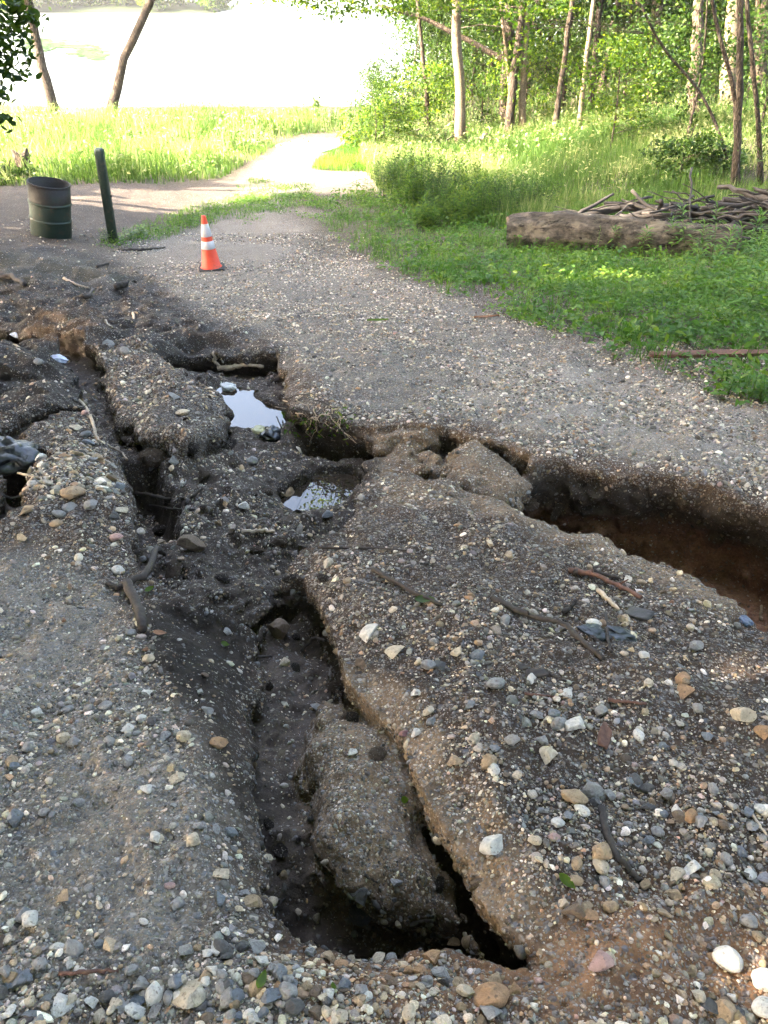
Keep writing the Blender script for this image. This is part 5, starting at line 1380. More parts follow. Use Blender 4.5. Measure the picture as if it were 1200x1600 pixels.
def build_stump():
    f = foot(40, 274); d = depth_of(*f); R = .5 * 26 * d / FPX; H = float(at_dist(40, 233, f[1])[2] - f[2])
    r = np.random.default_rng(2); n = 26; th = np.linspace(0, 2 * pi, n, endpoint=False); V = []
    hs = np.linspace(0, 1, 9)
    for s in hs:
        rr = R * (1.25 - .35 * min(1, s * 3) ) * (1 + .10 * np.sin(th * 5 + 1) * (1 - s * .5) + .04 * r.normal(size=n))
        V += [(a * cos(t), a * sin(t), s * H * (1 + (.18 * sin(t * 2 + 1) + .05 * r.normal()) * (s == 1))) for a, t in zip(rr, th)]
    V.append((0, 0, H * .9)); V = np.array(V); i, j = np.meshgrid(np.arange(8), np.arange(n), indexing='ij')
    q = np.stack([i * n + j, i * n + (j + 1) % n, (i + 1) * n + (j + 1) % n, (i + 1) * n + j], -1).reshape(-1, 4)
    t3 = np.array([(8 * n + k, 8 * n + (k + 1) % n, 9 * n) for k in range(n)])
    o = link("tree_stump", mesh_np("tree_stump", V, [q, t3]), M_BARK); o.location = f - (0, 0, .05)
    tag(o, "brown broken stump in the grass behind the steel drum", "stump")
build_stump()

# sticks, roots and twigs lying about: photo outline, width, material, name, label
STICKS = [
 ([(768,936),(800,955),(838,974),(880,990),(915,1010),(940,1031)],11,"k","stick","long dark curved stick lying across the mound"),
 ([(583,893),(620,914),(650,930),(690,947)],9,"k","stick","dark straight stick at the upper left of the mound"),
 ([(888,894),(925,906),(965,922),(1002,936)],9,"r","stick","reddish brown stick near the right gully, longer of the crossed pair"),
 ([(895,896),(930,899),(965,906)],8,"k","stick","shorter dark stick of the crossed pair near the right gully"),
 ([(934,926),(950,940),(966,956)],8,"p","stick","pale split stick below the crossed pair"),
 ([(882,960),(892,950),(900,942)],9,"k","stick","short stub of brown stick between long stick and crossed pair"),
 ([(945,960),(949,980),(947,1000),(955,1020)],6,"k","stick","thin dark twig standing between black scraps"),
 ([(1012,960),(1020,978),(1026,995)],6,"k","stick","thin grey twig right of the dark slab"),
 ([(93,1523),(130,1521),(160,1519),(186,1518)],7,"r","stick","reddish twig on the gravel at lower left"),
 ([(940,1265),(945,1300),(960,1335),(985,1365),(1000,1380)],13,"k","root","dark wet root running down the mound to a tan stone"),
 ([(108,620),(128,628),(142,650),(149,675),(152,690),(170,698),(190,708),(199,720)],5,"p","root","pale bare root hanging over the left gravel heap"),
 ([(180,716),(190,727)],4,"p","root","short pale root tip below the bare root"),
 ([(340,578),(365,576),(390,572),(412,576)],8,"p","root","thick pale root lying under the far road edge"),
 ([(332,552),(338,560),(334,566),(345,576)],6,"p","root","hooked pale root beside the thick one"),
 ([(215,780),(260,781),(300,780),(320,776)],6,"k","stick","grey stick spanning the left hole, upper one"),
 ([(235,794),(270,797),(305,802)],4,"k","stick","thin grey stick spanning the left hole, lower one"),
 ([(378,833),(405,831),(430,832)],7,"p","stick","pale stub of stick left of the brown puddle"),
 ([(498,856),(540,858),(590,860),(640,862)],4,"k","twig","long thin twig on the gravel below the brown puddle"),
 ([(820,1085),(850,1089),(880,1092)],5,"r","twig","thin tan twig below the long dark stick"),
 ([(950,1095),(980,1098),(1010,1101)],6,"r","stick","reddish twig in the middle of the mound"),
 ([(1050,1262),(1080,1272),(1118,1287)],5,"r","twig","brown twig right of the leaning pair of stones"),
 ([(850,1050),(865,1058),(885,1066)],5,"k","twig","short twig below the end of the long dark stick"),
 ([(190,392),(225,392),(258,388)],4,"k","stick","dark stick on the far track between post and cone"),
 ([(152,418),(170,413)],4,"k","stick","short dark stick on the mud below the post"),
 ([(180,452),(192,448),(200,445)],9,"k","stick","thick dark piece of wood in the far mud"),
 ([(128,470),(140,466),(147,460)],7,"k","stick","dark splinter of wood in the far mud"),
 ([(100,436),(120,446),(140,452)],4,"p","root","long pale root in the far mud"),
 ([(165,502),(168,508),(175,513)],4,"p","root","little forked root on the brown hump"),
 ([(208,490),(210,498),(206,505)],4,"p","root","upright pale root tip beside the brown hump"),
 ([(0,436),(22,440),(40,448)],10,"k","stick","dark rotten branch at the left edge of the mud"),
 ([(25,740),(45,744),(62,748),(78,758)],4,"p","root","thin bent root beside the black plastic"),
 ([(0,775),(20,780),(40,775)],4,"k","root","dark root in the left gully"),
 ([(1188,970),(1187,962),(1190,948)],5,"p","stick","pale broken stick end at the right gully's brink"),
 ([(472,1018),(492,1012),(510,1003)],6,"k","stick","dark stick across the near channel under the mound"),
 ([(402,1028),(425,1027)],5,"k","root","root stub in the channel's left wall"),
 ([(570,1368),(590,1380)],5,"k","stick","dark splinter at the bottom of the pit"),
 ([(640,1447),(660,1440),(682,1440)],8,"k","stick","dark flat piece of wood in the pit"),
 ([(1172,1270),(1186,1290),(1200,1310)],5,"p","twig","pale twig at the right edge"),
]
MATS = {"k": M_STICK, "r": M_STICKRED, "p": M_STICKPALE, "d": M_STICKDK}
def build_sticks():
    r = np.random.default_rng(14)
    for i, (pts, w, m, name, lab) in enumerate(STICKS):
        P = np.array([hit(*p) for p in pts]); d = np.mean([to_px(*p)[2] for p in P]); rad = .5 * w * d / FPX
        # a stick is stiff: take out sudden drops of the ground under it
        if len(P) > 2 and name != "root":
            k = np.linspace(0, 1, len(P)); fit = np.polyval(np.polyfit(k, P[:, 2], 1), k); P[:, 2] = np.maximum(fit, P[:, 2])
        P[:, 2] += rad * .75
        n = 6 + 4 * len(pts); P = bend(P, n, rad * .22, r)
        b = Bag(); b.tube(P - P[0], rad * np.linspace(1.05, .7, n) * r.uniform(.85, 1.15, n), 9, rough=.07, seed=i)
        if w >= 8 and len(pts) >= 4 and name == "stick":
            for q in (n // 3, 2 * n // 3):
                b2 = np.array([P[q], P[q] + r.normal(0, 1, 3) * rad * 1.2 + (0, 0, rad * 1.2)]); b.tube(b2 - P[0], [rad * .5, rad * .25], 6)
        o = link(name, b.mesh(name), MATS[m]); o.location = P[0]; tag(o, lab, name)
    # forked stick: one thing, three prongs
    J = hit(200, 917); J[2] += .02
    root = empty("forked_stick", "forked weathered stick with three prongs on the left track's edge", "stick", J)
    for pts, w0, w1, in (([(200,917),(212,945),(222,972),(224,990)], 17, 12), ([(200,917),(232,902),(250,885),(258,870)], 12, 9), ([(205,920),(185,922),(168,915)], 10, 8)):
        P = np.array([hit(*p) for p in pts]); d = to_px(*P[0])[2]; P[:, 2] += .5 * w0 * d / FPX
        P[0] = J; P[1:-1, 2] = np.maximum(P[1:-1, 2], np.linspace(P[0, 2], P[-1, 2], len(P))[1:-1])
        P = bend(P, 16, .002, r); b = Bag(); b.tube(P - J, np.linspace(w0, w1, 16) * .5 * d / FPX * r.uniform(.9, 1.1, 16), 10, rough=.06, seed=w0)
        link("prong", b.mesh("prong"), M_STICK, root)
    # tangle of roots and washed up grass below the road edge
    c = hit(500, 668); root = empty("root_tangle", "tangle of thin roots and green weeds hanging below the road edge", "roots", c)
    for k in range(26):
        a = hit(r.uniform(430, 470), r.uniform(640, 660)) if k % 2 else hit(r.uniform(470, 540), r.uniform(655, 680)); a = a + (0, -.02, r.uniform(.03, .12))
        e = hit(r.uniform(480, 575), r.uniform(665, 705)) + (0, -.05, r.uniform(.0, .10)); mid = .5 * (a + e) + r.normal(0, .05, 3) + (0, 0, .05)
        P = bend([a, mid, e], 12, .008, r); b = Bag(); b.tube(P - c, np.linspace(.0045, .0015, 12), 5)
        link("root_strand", b.mesh("root_strand"), M_STICKPALE if k % 3 == 0 else M_STICK, root)
    C = np.array([hit(r.uniform(445, 545), r.uniform(655, 690)) for _ in range(140)]) + r.normal(0, .03, (140, 3)) + (0, -.02, .05)
    V, F, hue = leaf_cards(C, .035, r, .4, .3, False); b = Bag(); b.add(V - c, None, F, hue); link("leaves", b.mesh("leaves", False), M_LEAF, root)
build_sticks()

def leaf_thing(px, py, w, rz, label, mat, name="fallen_leaf", aspect=.45):
    p = hit(px, py); d = to_px(*p)[2]; L = w * d / FPX
    n = 11; s = np.linspace(0, 1, n); wd = L * aspect * .5 * np.sin(pi * s ** .8) ** .8
    V = []
    for i in range(n):
        for k, e in ((-1, 1), (0, 0), (1, 1)): V.append(((s[i] - .5) * L, k * wd[i], .010 * L / .05 * .3 * e + .12 * L * (s[i] - .5) ** 2))
    F = [(3 * i + a, 3 * i + 3 + a, 3 * i + 4 + a, 3 * i + 1 + a) for i in range(n - 1) for a in (0, 1)]
    me = mesh_np(name, V, np.array(F), True, {"hue": np.full(len(V), .7)}); o = link(name, me, mat); gx, gy = slope(p[0], p[1])
    o.rotation_mode = 'QUATERNION'; o.rotation_quaternion = Vector((0, 0, 1)).rotation_difference(Vector((-float(gx), -float(gy), 1)).normalized()) @ Euler((0.15, .1, rz)).to_quaternion()
    o.location = p + (0, 0, .012); tag(o, label, "leaf")
leaf_thing(885, 1382, 32, -.8, "fresh green leaf on the mound by the rough brown lump", M_LEAF)
leaf_thing(410, 1536, 34, 1.4, "green leaf standing upright in the gravel at the bottom", M_LEAF)
leaf_thing(521, 1546, 20, 1.7, "small bright green leaf at the bottom centre", M_LEAF)
leaf_thing(664, 941, 34, -.3, "green leaf under the dark straight stick", M_LEAFDK)
leaf_thing(632, 1254, 14, .3, "tiny green leaf on the ledge", M_LEAF, aspect=.8)
leaf_thing(234, 924, 18, .9, "small green leaf beside the forked stick", M_LEAF)
leaf_thing(352, 1010, 14, .2, "small green seedling leaf on the dark bank", M_LEAF, aspect=.7)
leaf_thing(590, 503, 34, .1, "pale green leaf lying on the grey road", M_LEAF, aspect=.22)
M_DRY = stick_material("dry brown leaf", (.13, .06, .03), (.24, .12, .06))
leaf_thing(760, 498, 40, .1, "dry reddish brown leaf on the grey road by the verge", M_DRY, aspect=.22)
leaf_thing(250, 993, 22, .1, "dry orange leaf on the dark bank", M_DRY, aspect=.5)
M_SLAB = stick_material("dark bark slab", (.02, .018, .018), (.055, .05, .048), .7)
def slab(px, py, w, h, rz, label, mat, cat="bark", name="bark_slab", thick=.18):
    p = hit(px, py); d = to_px(*p)[2]; L = w * d / FPX; W = h * d / FPX
    bm = bmesh.new(); bmesh.ops.create_cube(bm, size=1.0); bmesh.ops.subdivide_edges(bm, edges=list(bm.edges), cuts=5, use_grid_fill=True)
    for v in bm.verts:
        e = 1 - .28 * abs(v.co.x * 2) ** 2.5; t = noise3(np.array([v.co.x * 3 + px]), np.array([v.co.y * 3.]), np.array([v.co.z * 3.]), 3)[0]
        v.co = Vector((v.co.x * L * (1 + .1 * t), v.co.y * W * e * (1 + .15 * t), v.co.z * W * thick + W * .06 * t + W * .15 * v.co.x))
    me = bpy.data.meshes.new(name); bm.to_mesh(me); bm.free(); me.polygons.foreach_set("use_smooth", np.ones(len(me.polygons), bool))
    o = link(name, me, mat); o.location = p + (0, 0, W * .15 + (.07 if name == 'rotten_board' else 0)); gx, gy = slope(p[0], p[1])
    o.rotation_mode = 'QUATERNION'; o.rotation_quaternion = Vector((0, 0, 1)).rotation_difference(Vector((-float(gx), -float(gy), 1)).normalized()) @ Euler((.2, .15, rz)).to_quaternion()
    tag(o, label, cat)
slab(998, 962, 40, 28, -.7, "dark charcoal slab of bark near the right gully", M_SLAB)
slab(945, 1151, 44, 20, 1.2, "brown chip of wood standing on the mound", M_STICKRED, "wood chip", "wood_chip", .25)
slab(1110, 568, 190, 14, -.08, "long rotten reddish board half hidden in the weeds", M_STICKRED, "board", "rotten_board", .4)
slab(560, 1052, 10, 6, .1, "splinter of bark at the channel's brink", M_STICK, "bark", "bark_chip")
slab(838, 1053, 34, 16, .1, "flat grey bark flake below the long stick", M_STICK, "bark", "bark_chip", .2)
slab(815, 1043, 18, 12, .6, "small grey bark flake left of the larger flake", M_STICK, "bark", "bark_chip", .2)

def plastic(name, c, rough=.3, spec=.5):
    t = NT(name); P = t.coord(); n = t.noise(7, 4, .6, P)
    return t.done(t.bsdf(t.mix(t.mr(n, .3, .7), tuple(x * .6 for x in c), c), rough, t.bump(n, .6, .03), Specular_IOR_Level=spec))
def crumple(px, py, w, h, label, mat, name, cat, rz=0., lift=.0, seed=0, amp=.35, thin=.30):
    p = hit(px, py); d = to_px(*p)[2]; L = .5 * w * d / FPX; W = .5 * h * d / FPX * 1.5
    v, f = ICO[3]; o = np.random.default_rng(seed).uniform(-9, 9, 3)
    n = noise3(v[:, 0] * 2.2 + o[0], v[:, 1] * 2.2 + o[1], v[:, 2] * 2.2 + o[2], 1); n2 = 1 - 2 * np.abs(noise3(v[:, 0] * 3.6 + o[1], v[:, 1] * 3.6, v[:, 2] * 3.6, 2))
    q = v * (1 + amp * n + amp * .45 * n2)[:, None] * np.array((L, W, min(L, W) * (thin + .3)))
    ob = link(name, mesh_np(name, q, f, False), mat); ob.location = p + (0, 0, min(L, W) * .3 + lift); ob.rotation_euler = (.1, .1, rz); tag(ob, label, cat)
M_BAG = plastic("black plastic", (.018, .022, .026), .28); M_LITTER = plastic("white blue plastic", (.50, .55, .72), .35)
crumple(18, 722, 92, 44, "crumpled black plastic sheet in the left gully", M_BAG, "plastic_sheet", "plastic", -.1, .02, 1)
crumple(46, 708, 24, 20, "small folded flap of black plastic beside the sheet", M_BAG, "plastic_scrap", "plastic", .5, .02, 2)
crumple(92, 562, 30, 9, "crumpled white and blue wrapper in the muddy rivulet, the larger one", M_LITTER, "plastic_wrapper", "litter", -.5, .0, 3)
crumple(26, 525, 14, 12, "crumpled bluish wrapper at the left edge, the smaller one", M_LITTER, "plastic_wrapper", "litter", 1.0, .0, 4)
crumple(425, 686, 26, 20, "dark blue black scrap standing in the sky puddle", M_BAG, "plastic_scrap", "plastic", .3, .02, 5)
crumple(357, 611, 22, 12, "white foam scrap at the head of the sky puddle", plastic("white foam", (.6, .6, .58), .6), "foam_scrap", "litter", -.4, .02, 6)
crumple(405, 680, 20, 10, "pale yellow leaf litter scrap floating at the puddle's near end", plastic("pale yellow scrap", (.45, .43, .25), .6), "litter_scrap", "litter", .4, .03, 7)
crumple(928, 990, 40, 16, "torn black plastic scrap on the mound, the left one", M_BAG, "plastic_scrap", "plastic", -.5, .0, 8, .5, .1)
crumple(972, 995, 42, 16, "torn black plastic scrap on the mound, the right one", M_BAG, "plastic_scrap", "plastic", -.3, .0, 9, .5, .1)
crumple(1165, 972, 16, 14, "little dark blue scrap at the right gully's brink", plastic("blue scrap", (.06, .09, .16), .35), "plastic_scrap", "plastic", .2, .0, 10)

# soil clods lying in the cuts
M_CLOD = None
def clod_material(name, rgb):
    t = NT(name); P = t.coord(); n = t.noise(3, 6, .7, P); v = t.voro(7, P); n2 = t.noise(16, 4, .7, P)
    c = t.mix(t.mr(n, .3, .7), tuple(x * .55 for x in rgb), tuple(x * 1.35 for x in rgb)); cc = t.voro(7, P, out="Color"); sp = t.n("ShaderNodeSeparateColor"); t.set(sp.inputs[0], cc)
    c = t.mix(t.math('MULTIPLY', t.math('GREATER_THAN', sp.outputs[0], .72), t.mr(v, .42, .3)), c, (.28, .25, .22))
    return t.done(t.bsdf(c, .92, t.bump(t.math('ADD', n, t.math('MULTIPLY', n2, .5)), .9, .12), Specular_IOR_Level=.2))
CLODM = [clod_material("dark soil clod", (.040, .031, .025)), clod_material("brown soil clod", (.085, .062, .045)), clod_material("tan soil clod", (.14, .10, .07))]
def build_clods():
    r = np.random.default_rng(19)
    named = [(275,895,58,1,"gravelly clod beside the forked stick"),(240,715,46,2,"pale crumbly clod in the basin below the island"),(320,745,40,1,"brown clod in the middle of the basin"),(505,905,24,0,"dark clod above the near channel's head"),
             (360,700,34,0,"dark clod between island and sky puddle"),(300,700,30,0,"dark clod under the island's near cliff"),(440,850,34,1,"brown clod below the brown puddle"),(400,862,28,1,"small brown clod on the basin's near slope"),
             (350,905,30,0,"dark clod on the bank above the near channel"),(255,830,36,0,"dark clod at the rim of the left hole"),(870,800,36,1,"brown clod at the head of the right gully"),(830,790,30,2,"tan clod broken off the slump"),
             (1000,900,0,2,""),(420,1290,26,0,"dark clod on the near channel's floor"),(440,1330,34,0,"wide dark clod on the near channel's floor"),(525,1075,34,1,"brown clod on the ledge's upper end"),(545,1120,30,2,"tan clod on the crack of the ledge"),
             (590,1180,34,2,"tan clod wedged in the crack beside the ledge"),(660,1260,30,2,"tan clod at the crack's lower end"),(415,770,24,1,"brown clod left of the tan puddle stone"),(450,905,26,0,"dark clod at the channel's head")]
    for i, (px, py, w, m, lab) in enumerate(named):
        if not w: continue
        p = hit(px, py); d = to_px(*p)[2]; R = .5 * w * d / FPX
        v, f = stone_shape(3, np.random.default_rng(700 + i), i % 2 == 0)
        n = noise3(v[:, 0] * 4, v[:, 1] * 4, v[:, 2] * 4 + i, 3) + .6 * noise3(v[:, 0] * 9, v[:, 1] * 9, v[:, 2] * 9 + i, 4); v = v * (1 + .13 * n)[:, None]
        o = link("soil_clod", mesh_np("soil_clod", v, f, True), CLODM[m]); o.scale = (R, R * .9, R * .8); o.location = p + (0, 0, R * .12); o.rotation_euler = (r.normal() * .2, r.normal() * .2, r.uniform(0, 6))
        tag(o, lab, "clod", "clods of broken soil")
    for k in range(46):
        P = (P_BASIN, P_UPLEFT, P_CHAN, P_BASIN)[k % 4]; q = scatter(P, 1, r)[0]; z = float(ground(q[0], q[1])); d = to_px(q[0], q[1], z)[2]; R = r.uniform(.012, .032) * (1.6 if k % 4 == 1 else 1)
        o = bpy.data.objects['soil_clod'].copy() if k == 0 else bpy.data.objects['soil_clod' if k % 2 else 'soil_clod.003'].copy(); COL.objects.link(o)
        o.scale = (R, R * r.uniform(.7, 1), R * r.uniform(.6, .9)); o.location = (q[0], q[1], z + R * .1); o.rotation_euler = (r.normal(), r.normal(), r.uniform(0, 6)); tag(o, "small crumbled clod of dark soil lying in the washed out gullies", "clod", "small clods in the gullies")
build_clods()

# ------------------------------------------------------------------ single plants
def leafy_stem(h, nl, leaf, r, whorl=False):
    """stem and leaves meshes of one upright weed"""
    top = np.array((r.normal() * .08 * h, r.normal() * .08 * h, h)); P = bend([np.zeros(3), top * .5 + r.normal(0, .01, 3), top], 8, .004, r)
    s = Bag(); s.tube(P, np.linspace(.006, .002, 8), 5); sm = s.mesh("stem")
    b = Bag()
    for k in range(nl):
        u = .22 + .78 * (k + r.random()) / nl; c = np.array([np.interp(u, np.linspace(0, 1, 8), P[:, i]) for i in range(3)])
        a = 2.4 * k + r.normal() * .3; L = leaf * (1.15 - .55 * u) * r.uniform(.8, 1.2); up = .15 + .9 * u ** 3
        d = unit(np.array((cos(a), sin(a), up * r.uniform(.6, 1.2)))); sd_ = unit(np.cross(d, (0, 0, 1.))); W = L * (.11 if whorl else .24)
        m = c + d * L * .5; t = c + d * L - np.array((0, 0, .22 * L))
        V = np.array([c, m - sd_ * W + (0, 0, .03 * L), t, m + sd_ * W + (0, 0, .03 * L), m - (0, 0, .02 * L)])
        b.add(V, None, np.array([[0, 1, 4], [1, 2, 4], [2, 3, 4], [3, 0, 4]]), r.uniform(0, 1))
    return sm, b.mesh("leaves", False)
def weed(px, py, h, nl, leaf, r, label, group=None, mat=None, whorl=False, name="weed_plant", stems=1, spread=.0, xyz=None):
    f = foot(px, py) if xyz is None else xyz
    o = empty(name, label, "plant", f - (0, 0, .01), group)
    for k in range(stems):
        sm, lm = leafy_stem(h * r.uniform(.75, 1.1), nl, leaf, r, whorl)
        off = (0, 0, 0) if k == 0 else (r.normal() * spread, r.normal() * spread, 0)
        a = link("stem", sm, M_COVER, o, off); link("leaves", lm, mat or M_COVER, o, off)
    return o
def build_weeds():
    r = np.random.default_rng(55)
    g = "tall goldenrod weeds around the log's right end"
    for k, (px, py, h) in enumerate([(1068,404,.62),(1090,410,.55),(1112,418,.66),(1128,412,.52),(1142,418,.60),(1162,424,.66),(1180,418,.60),(1192,428,.7),(1048,402,.5),(1002,402,.45),(958,398,.40),(1155,470,.62),(1178,480,.70),(1130,478,.5),(1108,455,.5),(1196,505,.7),(1160,512,.55),(1075,450,.42)]):
        weed(px, py, h * 1.25, 34, .21, r, "upright weed with narrow whorled leaves by the log's right end", g, M_COVER, True)
    for k, (px, py, h, lab) in enumerate([(930,402,.5,"thin seeding weed in front of the log, left of the sun patch"),(893,395,.42,"thin weed in front of the log's middle"),(845,392,.25,"leafy weed tuft at the log's left end")]):
        weed(px, py, h, 16, .07, r, lab, None, M_GRASS, True)
    g = "leafy weed clumps on the verge"
    for k, (px, py, h) in enumerate([(655,330,.9),(640,318,1.0),(690,335,.8),(720,352,.7),(625,305,.9),(760,345,.7),(665,355,.5),(800,335,.6),(700,310,.9),(740,320,.8),(610,298,.6),(830,330,.6)]):
        weed(px, py, h, 30, .19, r, "bushy clump of tall narrow leaved weeds beside the track", g, M_LEAFDK if k % 3 else M_LEAF, True, "weed_clump", 20, .27)
    g = "broad leaved weeds on the verge"
    for k in range(70):
        px = r.uniform(640, 1195); lo = 400 + max(0, px - 600) * .36; py = r.uniform(max(lo + 15, 425), min(lo + 150, 640))
        qx, qy = unproj(np.array(px), np.array(py))
        if sd_poly(qx, qy, P_VERGE) > -.12: continue
        weed(px, py, r.uniform(.10, .2), 9, .085, r, "low broad leaved weed on the verge beside the gravel", g, M_COVER)
    weed(205, 372, .18, 14, .12, r, "weed tuft at the foot of the leaning post", None, M_COVER, False, "weed_clump", 8, .12)
    weed(165, 378, .22, 14, .10, r, "grassy tuft left of the leaning post", None, M_GRASS, True, "weed_clump", 6, .06)
    weed(985, 395, .34, 12, .12, r, "young leafy shoot standing against the log's sunlit bark", None, M_COVER)
    # dark bush by the brush heap
    f = foot(1060, 290); c = f + (0, 0, .62)
    make_tree("bush", "dark green bush behind the brush heap", "bush", [f, f + (0, .05, .5), f + (.1, 0, 1.2)], .02, .008, [(c, (.85, .7, .55), 1500), (f + (.9, .2, .45), (.5, .5, .4), 600)], (), M_BARKDK, M_LEAFDK, None, 171, .09, 0, False, 6, False, .4)
    f = foot(20, 285)
    make_tree("bush", "dark leafy bush at the left edge behind the steel drum", "bush", [f, f + (0, .05, .4), f + (.1, 0, .5)], .02, .008, [(f + (-.25, 0, .12), (.8, .7, .2), 900)], (), M_BARKDK, M_LEAFDK, None, 172, .09, 0, False, 6, False, .4)
    f = foot(600, 235)
    make_tree("bush", "bright yellow green bush at the lake end of the wood", "bush", [f, f + (0, .05, .8), f + (.1, 0, 1.8)], .03, .01, [(f + (-.2, 0, .8), (1.1, 1.0, .9), 3000)], (), M_BARKDK, M_LEAF, None, 173, .10, 0, False, 6, True, .35, 40)
    f = foot(497, 190); make_tree("bush", "tiny lone shrub standing at the water's edge", "bush", [f, f + (0, 0, .3), f + (0, 0, .8)], .02, .01, [(f + (0, 0, .55), (.22, .22, .38), 160)], (), M_BARKDK, M_LEAFDK, None, 174, .14, 0, False, 5, True)
    # heap of dead twigs at the foot of the slim trunk
    for k in range(26):
        a = foot(r.uniform(640, 765), r.uniform(222, 238)) + (0, 0, r.uniform(.05, .5)); az = r.uniform(0, 6.28); L = r.uniform(.5, 1.2)
        P = bend([a, a + (cos(az) * L * .5, sin(az) * L * .5, r.normal() * .12), a + (cos(az) * L, sin(az) * L, r.normal() * .2)], 8, .03, r); b = Bag(); b.tube(P - a, np.linspace(.025, .01, 8), 6)
        o = link("dead_branch", b.mesh("dead_branch"), M_STICKRED if k % 2 else M_STICK); o.location = a; tag(o, "reddish dead branch heaped at the foot of the slim trunk", "branch", "twigs heaped at the clearing's edge")
build_weeds()

# ------------------------------------------------------------------ lake margin and far shore
def build_far():
    r = np.random.default_rng(66)
    n = 420; u_ = r.random(n); px = 40 + 125 * u_ + r.normal(0, 9, n); py = 66 + 22 * u_ + r.normal(0, 5.5, n); k_ = fbm2(px, py * 2.5, 22, 3, 4) > -.08; px, py = px[k_], py[k_]
    dx, dy, dz = ray(px, py); t = (LAKE_Z - CAM[2]) / dz; X, Y = t * dx, t * dy
    V, F = [], []
    for x, y in zip(X, Y):
        R = r.uniform(.15, .6); th = np.linspace(0, 2 * pi, 9)[:-1]; o = len(V)
        V += [(x, y, LAKE_Z + .05)] + [(x + R * cos(a), y + R * 1.3 * sin(a), LAKE_Z + .02 + .05 * r.random()) for a in th]; F += [(o, o + 1 + k, o + 1 + (k + 1) % 8) for k in range(8)]
    o = link("water_lilies", mesh_np("water_lilies", V, np.array(F), False, {"hue": r.uniform(0, 1, len(V))}), M_LEAF); tag(o, "mat of floating leaves on the lake behind the left shore tree", "water lilies", None, "stuff")
    for nm, x0, x1, y0, y1, lab in (("far_shore", -160, -22, 140, 175, "low wooded point across the lake"), ("far_shore", -60, 140, 260, 320, "distant far shore of the lake")):
        xs = np.linspace(x0, x1, 70); ys = np.linspace(y0, y1, 14); A, B = np.meshgrid(xs, ys, indexing='ij'); a = A.ravel(); b = B.ravel()
        sd = np.minimum.reduce([(a - x0), (x1 - a), (b - y0) * 1.0, (y1 - b) * 2]); z = LAKE_Z - .5 + 1.6 * ss(0, 12, sd + 3 * fbm2(a, b, 12, 2, 3))
        idx = np.arange(len(a)).reshape(A.shape); q = np.stack([idx[:-1, :-1], idx[1:, :-1], idx[1:, 1:], idx[:-1, 1:]], -1).reshape(-1, 4)
        c, g, w = np.tile((.022, .036, .012), (len(a), 1)), np.zeros(len(a)), np.zeros(len(a))
        tag(link(nm, mesh_np(nm, np.stack([a, b, z], 1), q, True, {"grit": g, "wet": w}, {"soil": c}), M_SOIL), lab, None, None, "structure")
    kinds = []
    for k in range(4):
        h = [9, 11, 8, 12][k]
        kinds.append(make_tree("far_tree", "rounded tree on the far shore of the lake", "tree", [(0, 0, 0), (.1, 0, h * .5), (0, .2, h)], .2, .08, [((0, 0, h * .58), (3.4, 3.4, h * .42), 800), ((1.5, -1.0, h * .25), (2.4, 2.2, h * .22), 350), ((-1.6, -1, h * .2), (2.2, 2.2, h * .2), 300)], (), M_BARKDK, M_LEAF, "trees on the far shore", 600 + k, .75, 0, False, 6, True, .35, 26))
    sp = [(x, 146 + r.uniform(0, 10), r.uniform(.7, 1.1)) for x in np.linspace(-75, -25, 20)] + [(x, 268 + r.uniform(0, 12), r.uniform(.8, 1.3)) for x in np.linspace(-52, 60, 26)]
    for i, (x, y, s) in enumerate(sp):
        o = kinds[i] if i < 4 else copy_tree(kinds[i % 4]); o.location = (x, y, LAKE_Z + .3); o.scale = (s, s, s); o.rotation_euler = (0, 0, r.uniform(0, 6))
build_far()

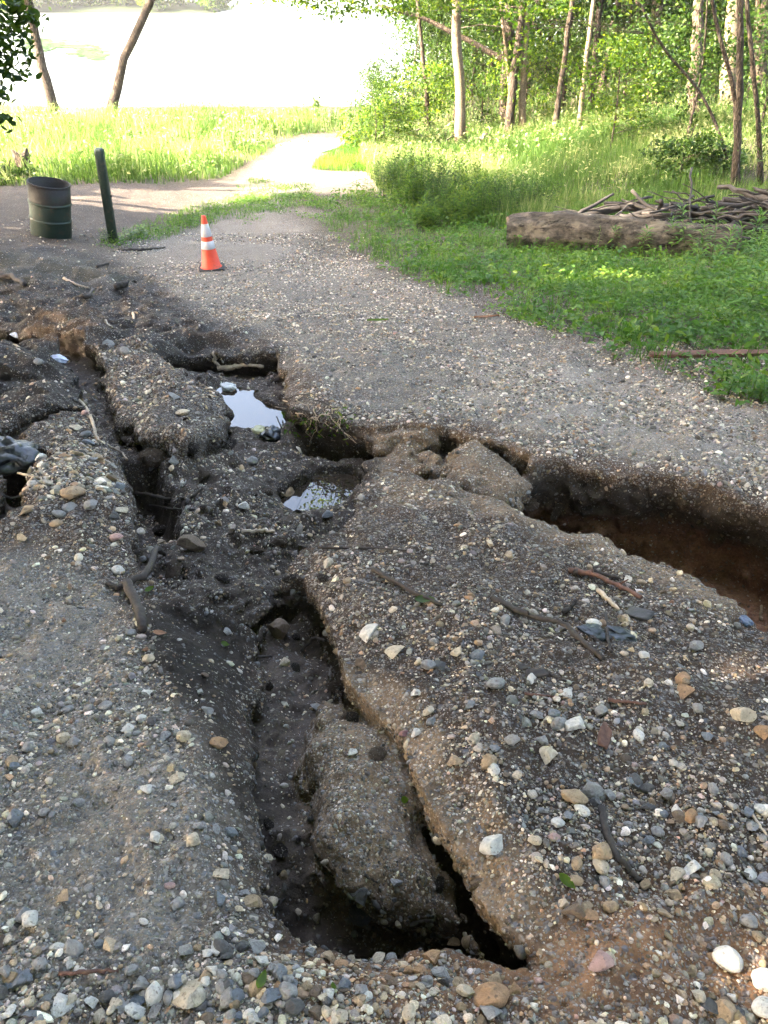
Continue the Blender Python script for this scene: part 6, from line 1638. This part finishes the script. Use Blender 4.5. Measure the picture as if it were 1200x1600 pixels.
# dead leaves and twig bits drifted along the verge
def build_litter():
    r = np.random.default_rng(91)
    xy = scatter(P_VERGE, 9000, r); sd = sd_poly(xy[:, 0], xy[:, 1], P_VERGE); xy = xy[(sd > -2.5) & (r.random(len(xy)) < .5)]
    x4 = scatter(P_DIRT, 1500, r); x2 = scatter(P_ROAD, 2500, r); s2 = np.abs(sd_poly(x2[:, 0], x2[:, 1], P_VERGE)); x2 = x2[r.random(len(x2)) < np.exp(-s2 / .5) + .03]
    x3 = scatter(P_UPLEFT, 900, r)
    xy = np.concatenate([xy, x2, x3, x4]); z = ground(xy[:, 0], xy[:, 1])
    V, F, hue = leaf_cards(np.stack([xy[:, 0], xy[:, 1], z + .012], 1), .038, r, .5, .75, True); b = Bag(); b.add(V, None, F, hue)
    t = NT("dead leaf litter"); c = t.ramp(t.attr("hue"), [(0, (.05, .03, .018)), (.5, (.13, .075, .04)), (1, (.22, .15, .09))])
    tag(link("leaf_litter", b.mesh("leaf_litter", False), t.done(t.bsdf(c, .8))), "brown dead leaves scattered along the verge", "leaf litter", None, "stuff")
build_litter()
# ------------------------------------------------------------------ thin haze volume, added to give the glare over the lake
def build_haze():
    bm = bmesh.new(); bmesh.ops.create_cube(bm, size=1.0)
    lo = np.array((-960., -60., -8.0)); hi = np.array((960., 2260., 34.0))
    for v in bm.verts: v.co = Vector(tuple(lo[i] + (v.co[i] + .5) * (hi[i] - lo[i]) for i in range(3)))
    me = bpy.data.meshes.new("haze"); bm.to_mesh(me); bm.free()
    m = bpy.data.materials.new("haze air"); m.use_nodes = True; t = m.node_tree; t.nodes.clear()
    o = t.nodes.new("ShaderNodeOutputMaterial"); v = t.nodes.new("ShaderNodeVolumePrincipled")
    v.inputs["Color"].default_value = (.93, .96, 1, 1); v.inputs["Density"].default_value = 0.00032; v.inputs["Anisotropy"].default_value = 0.2
    t.links.new(v.outputs[0], o.inputs["Volume"])
    tag(link("haze", me, m), "thin haze added for the glare over the lake", "haze", None, "stuff")
build_haze()
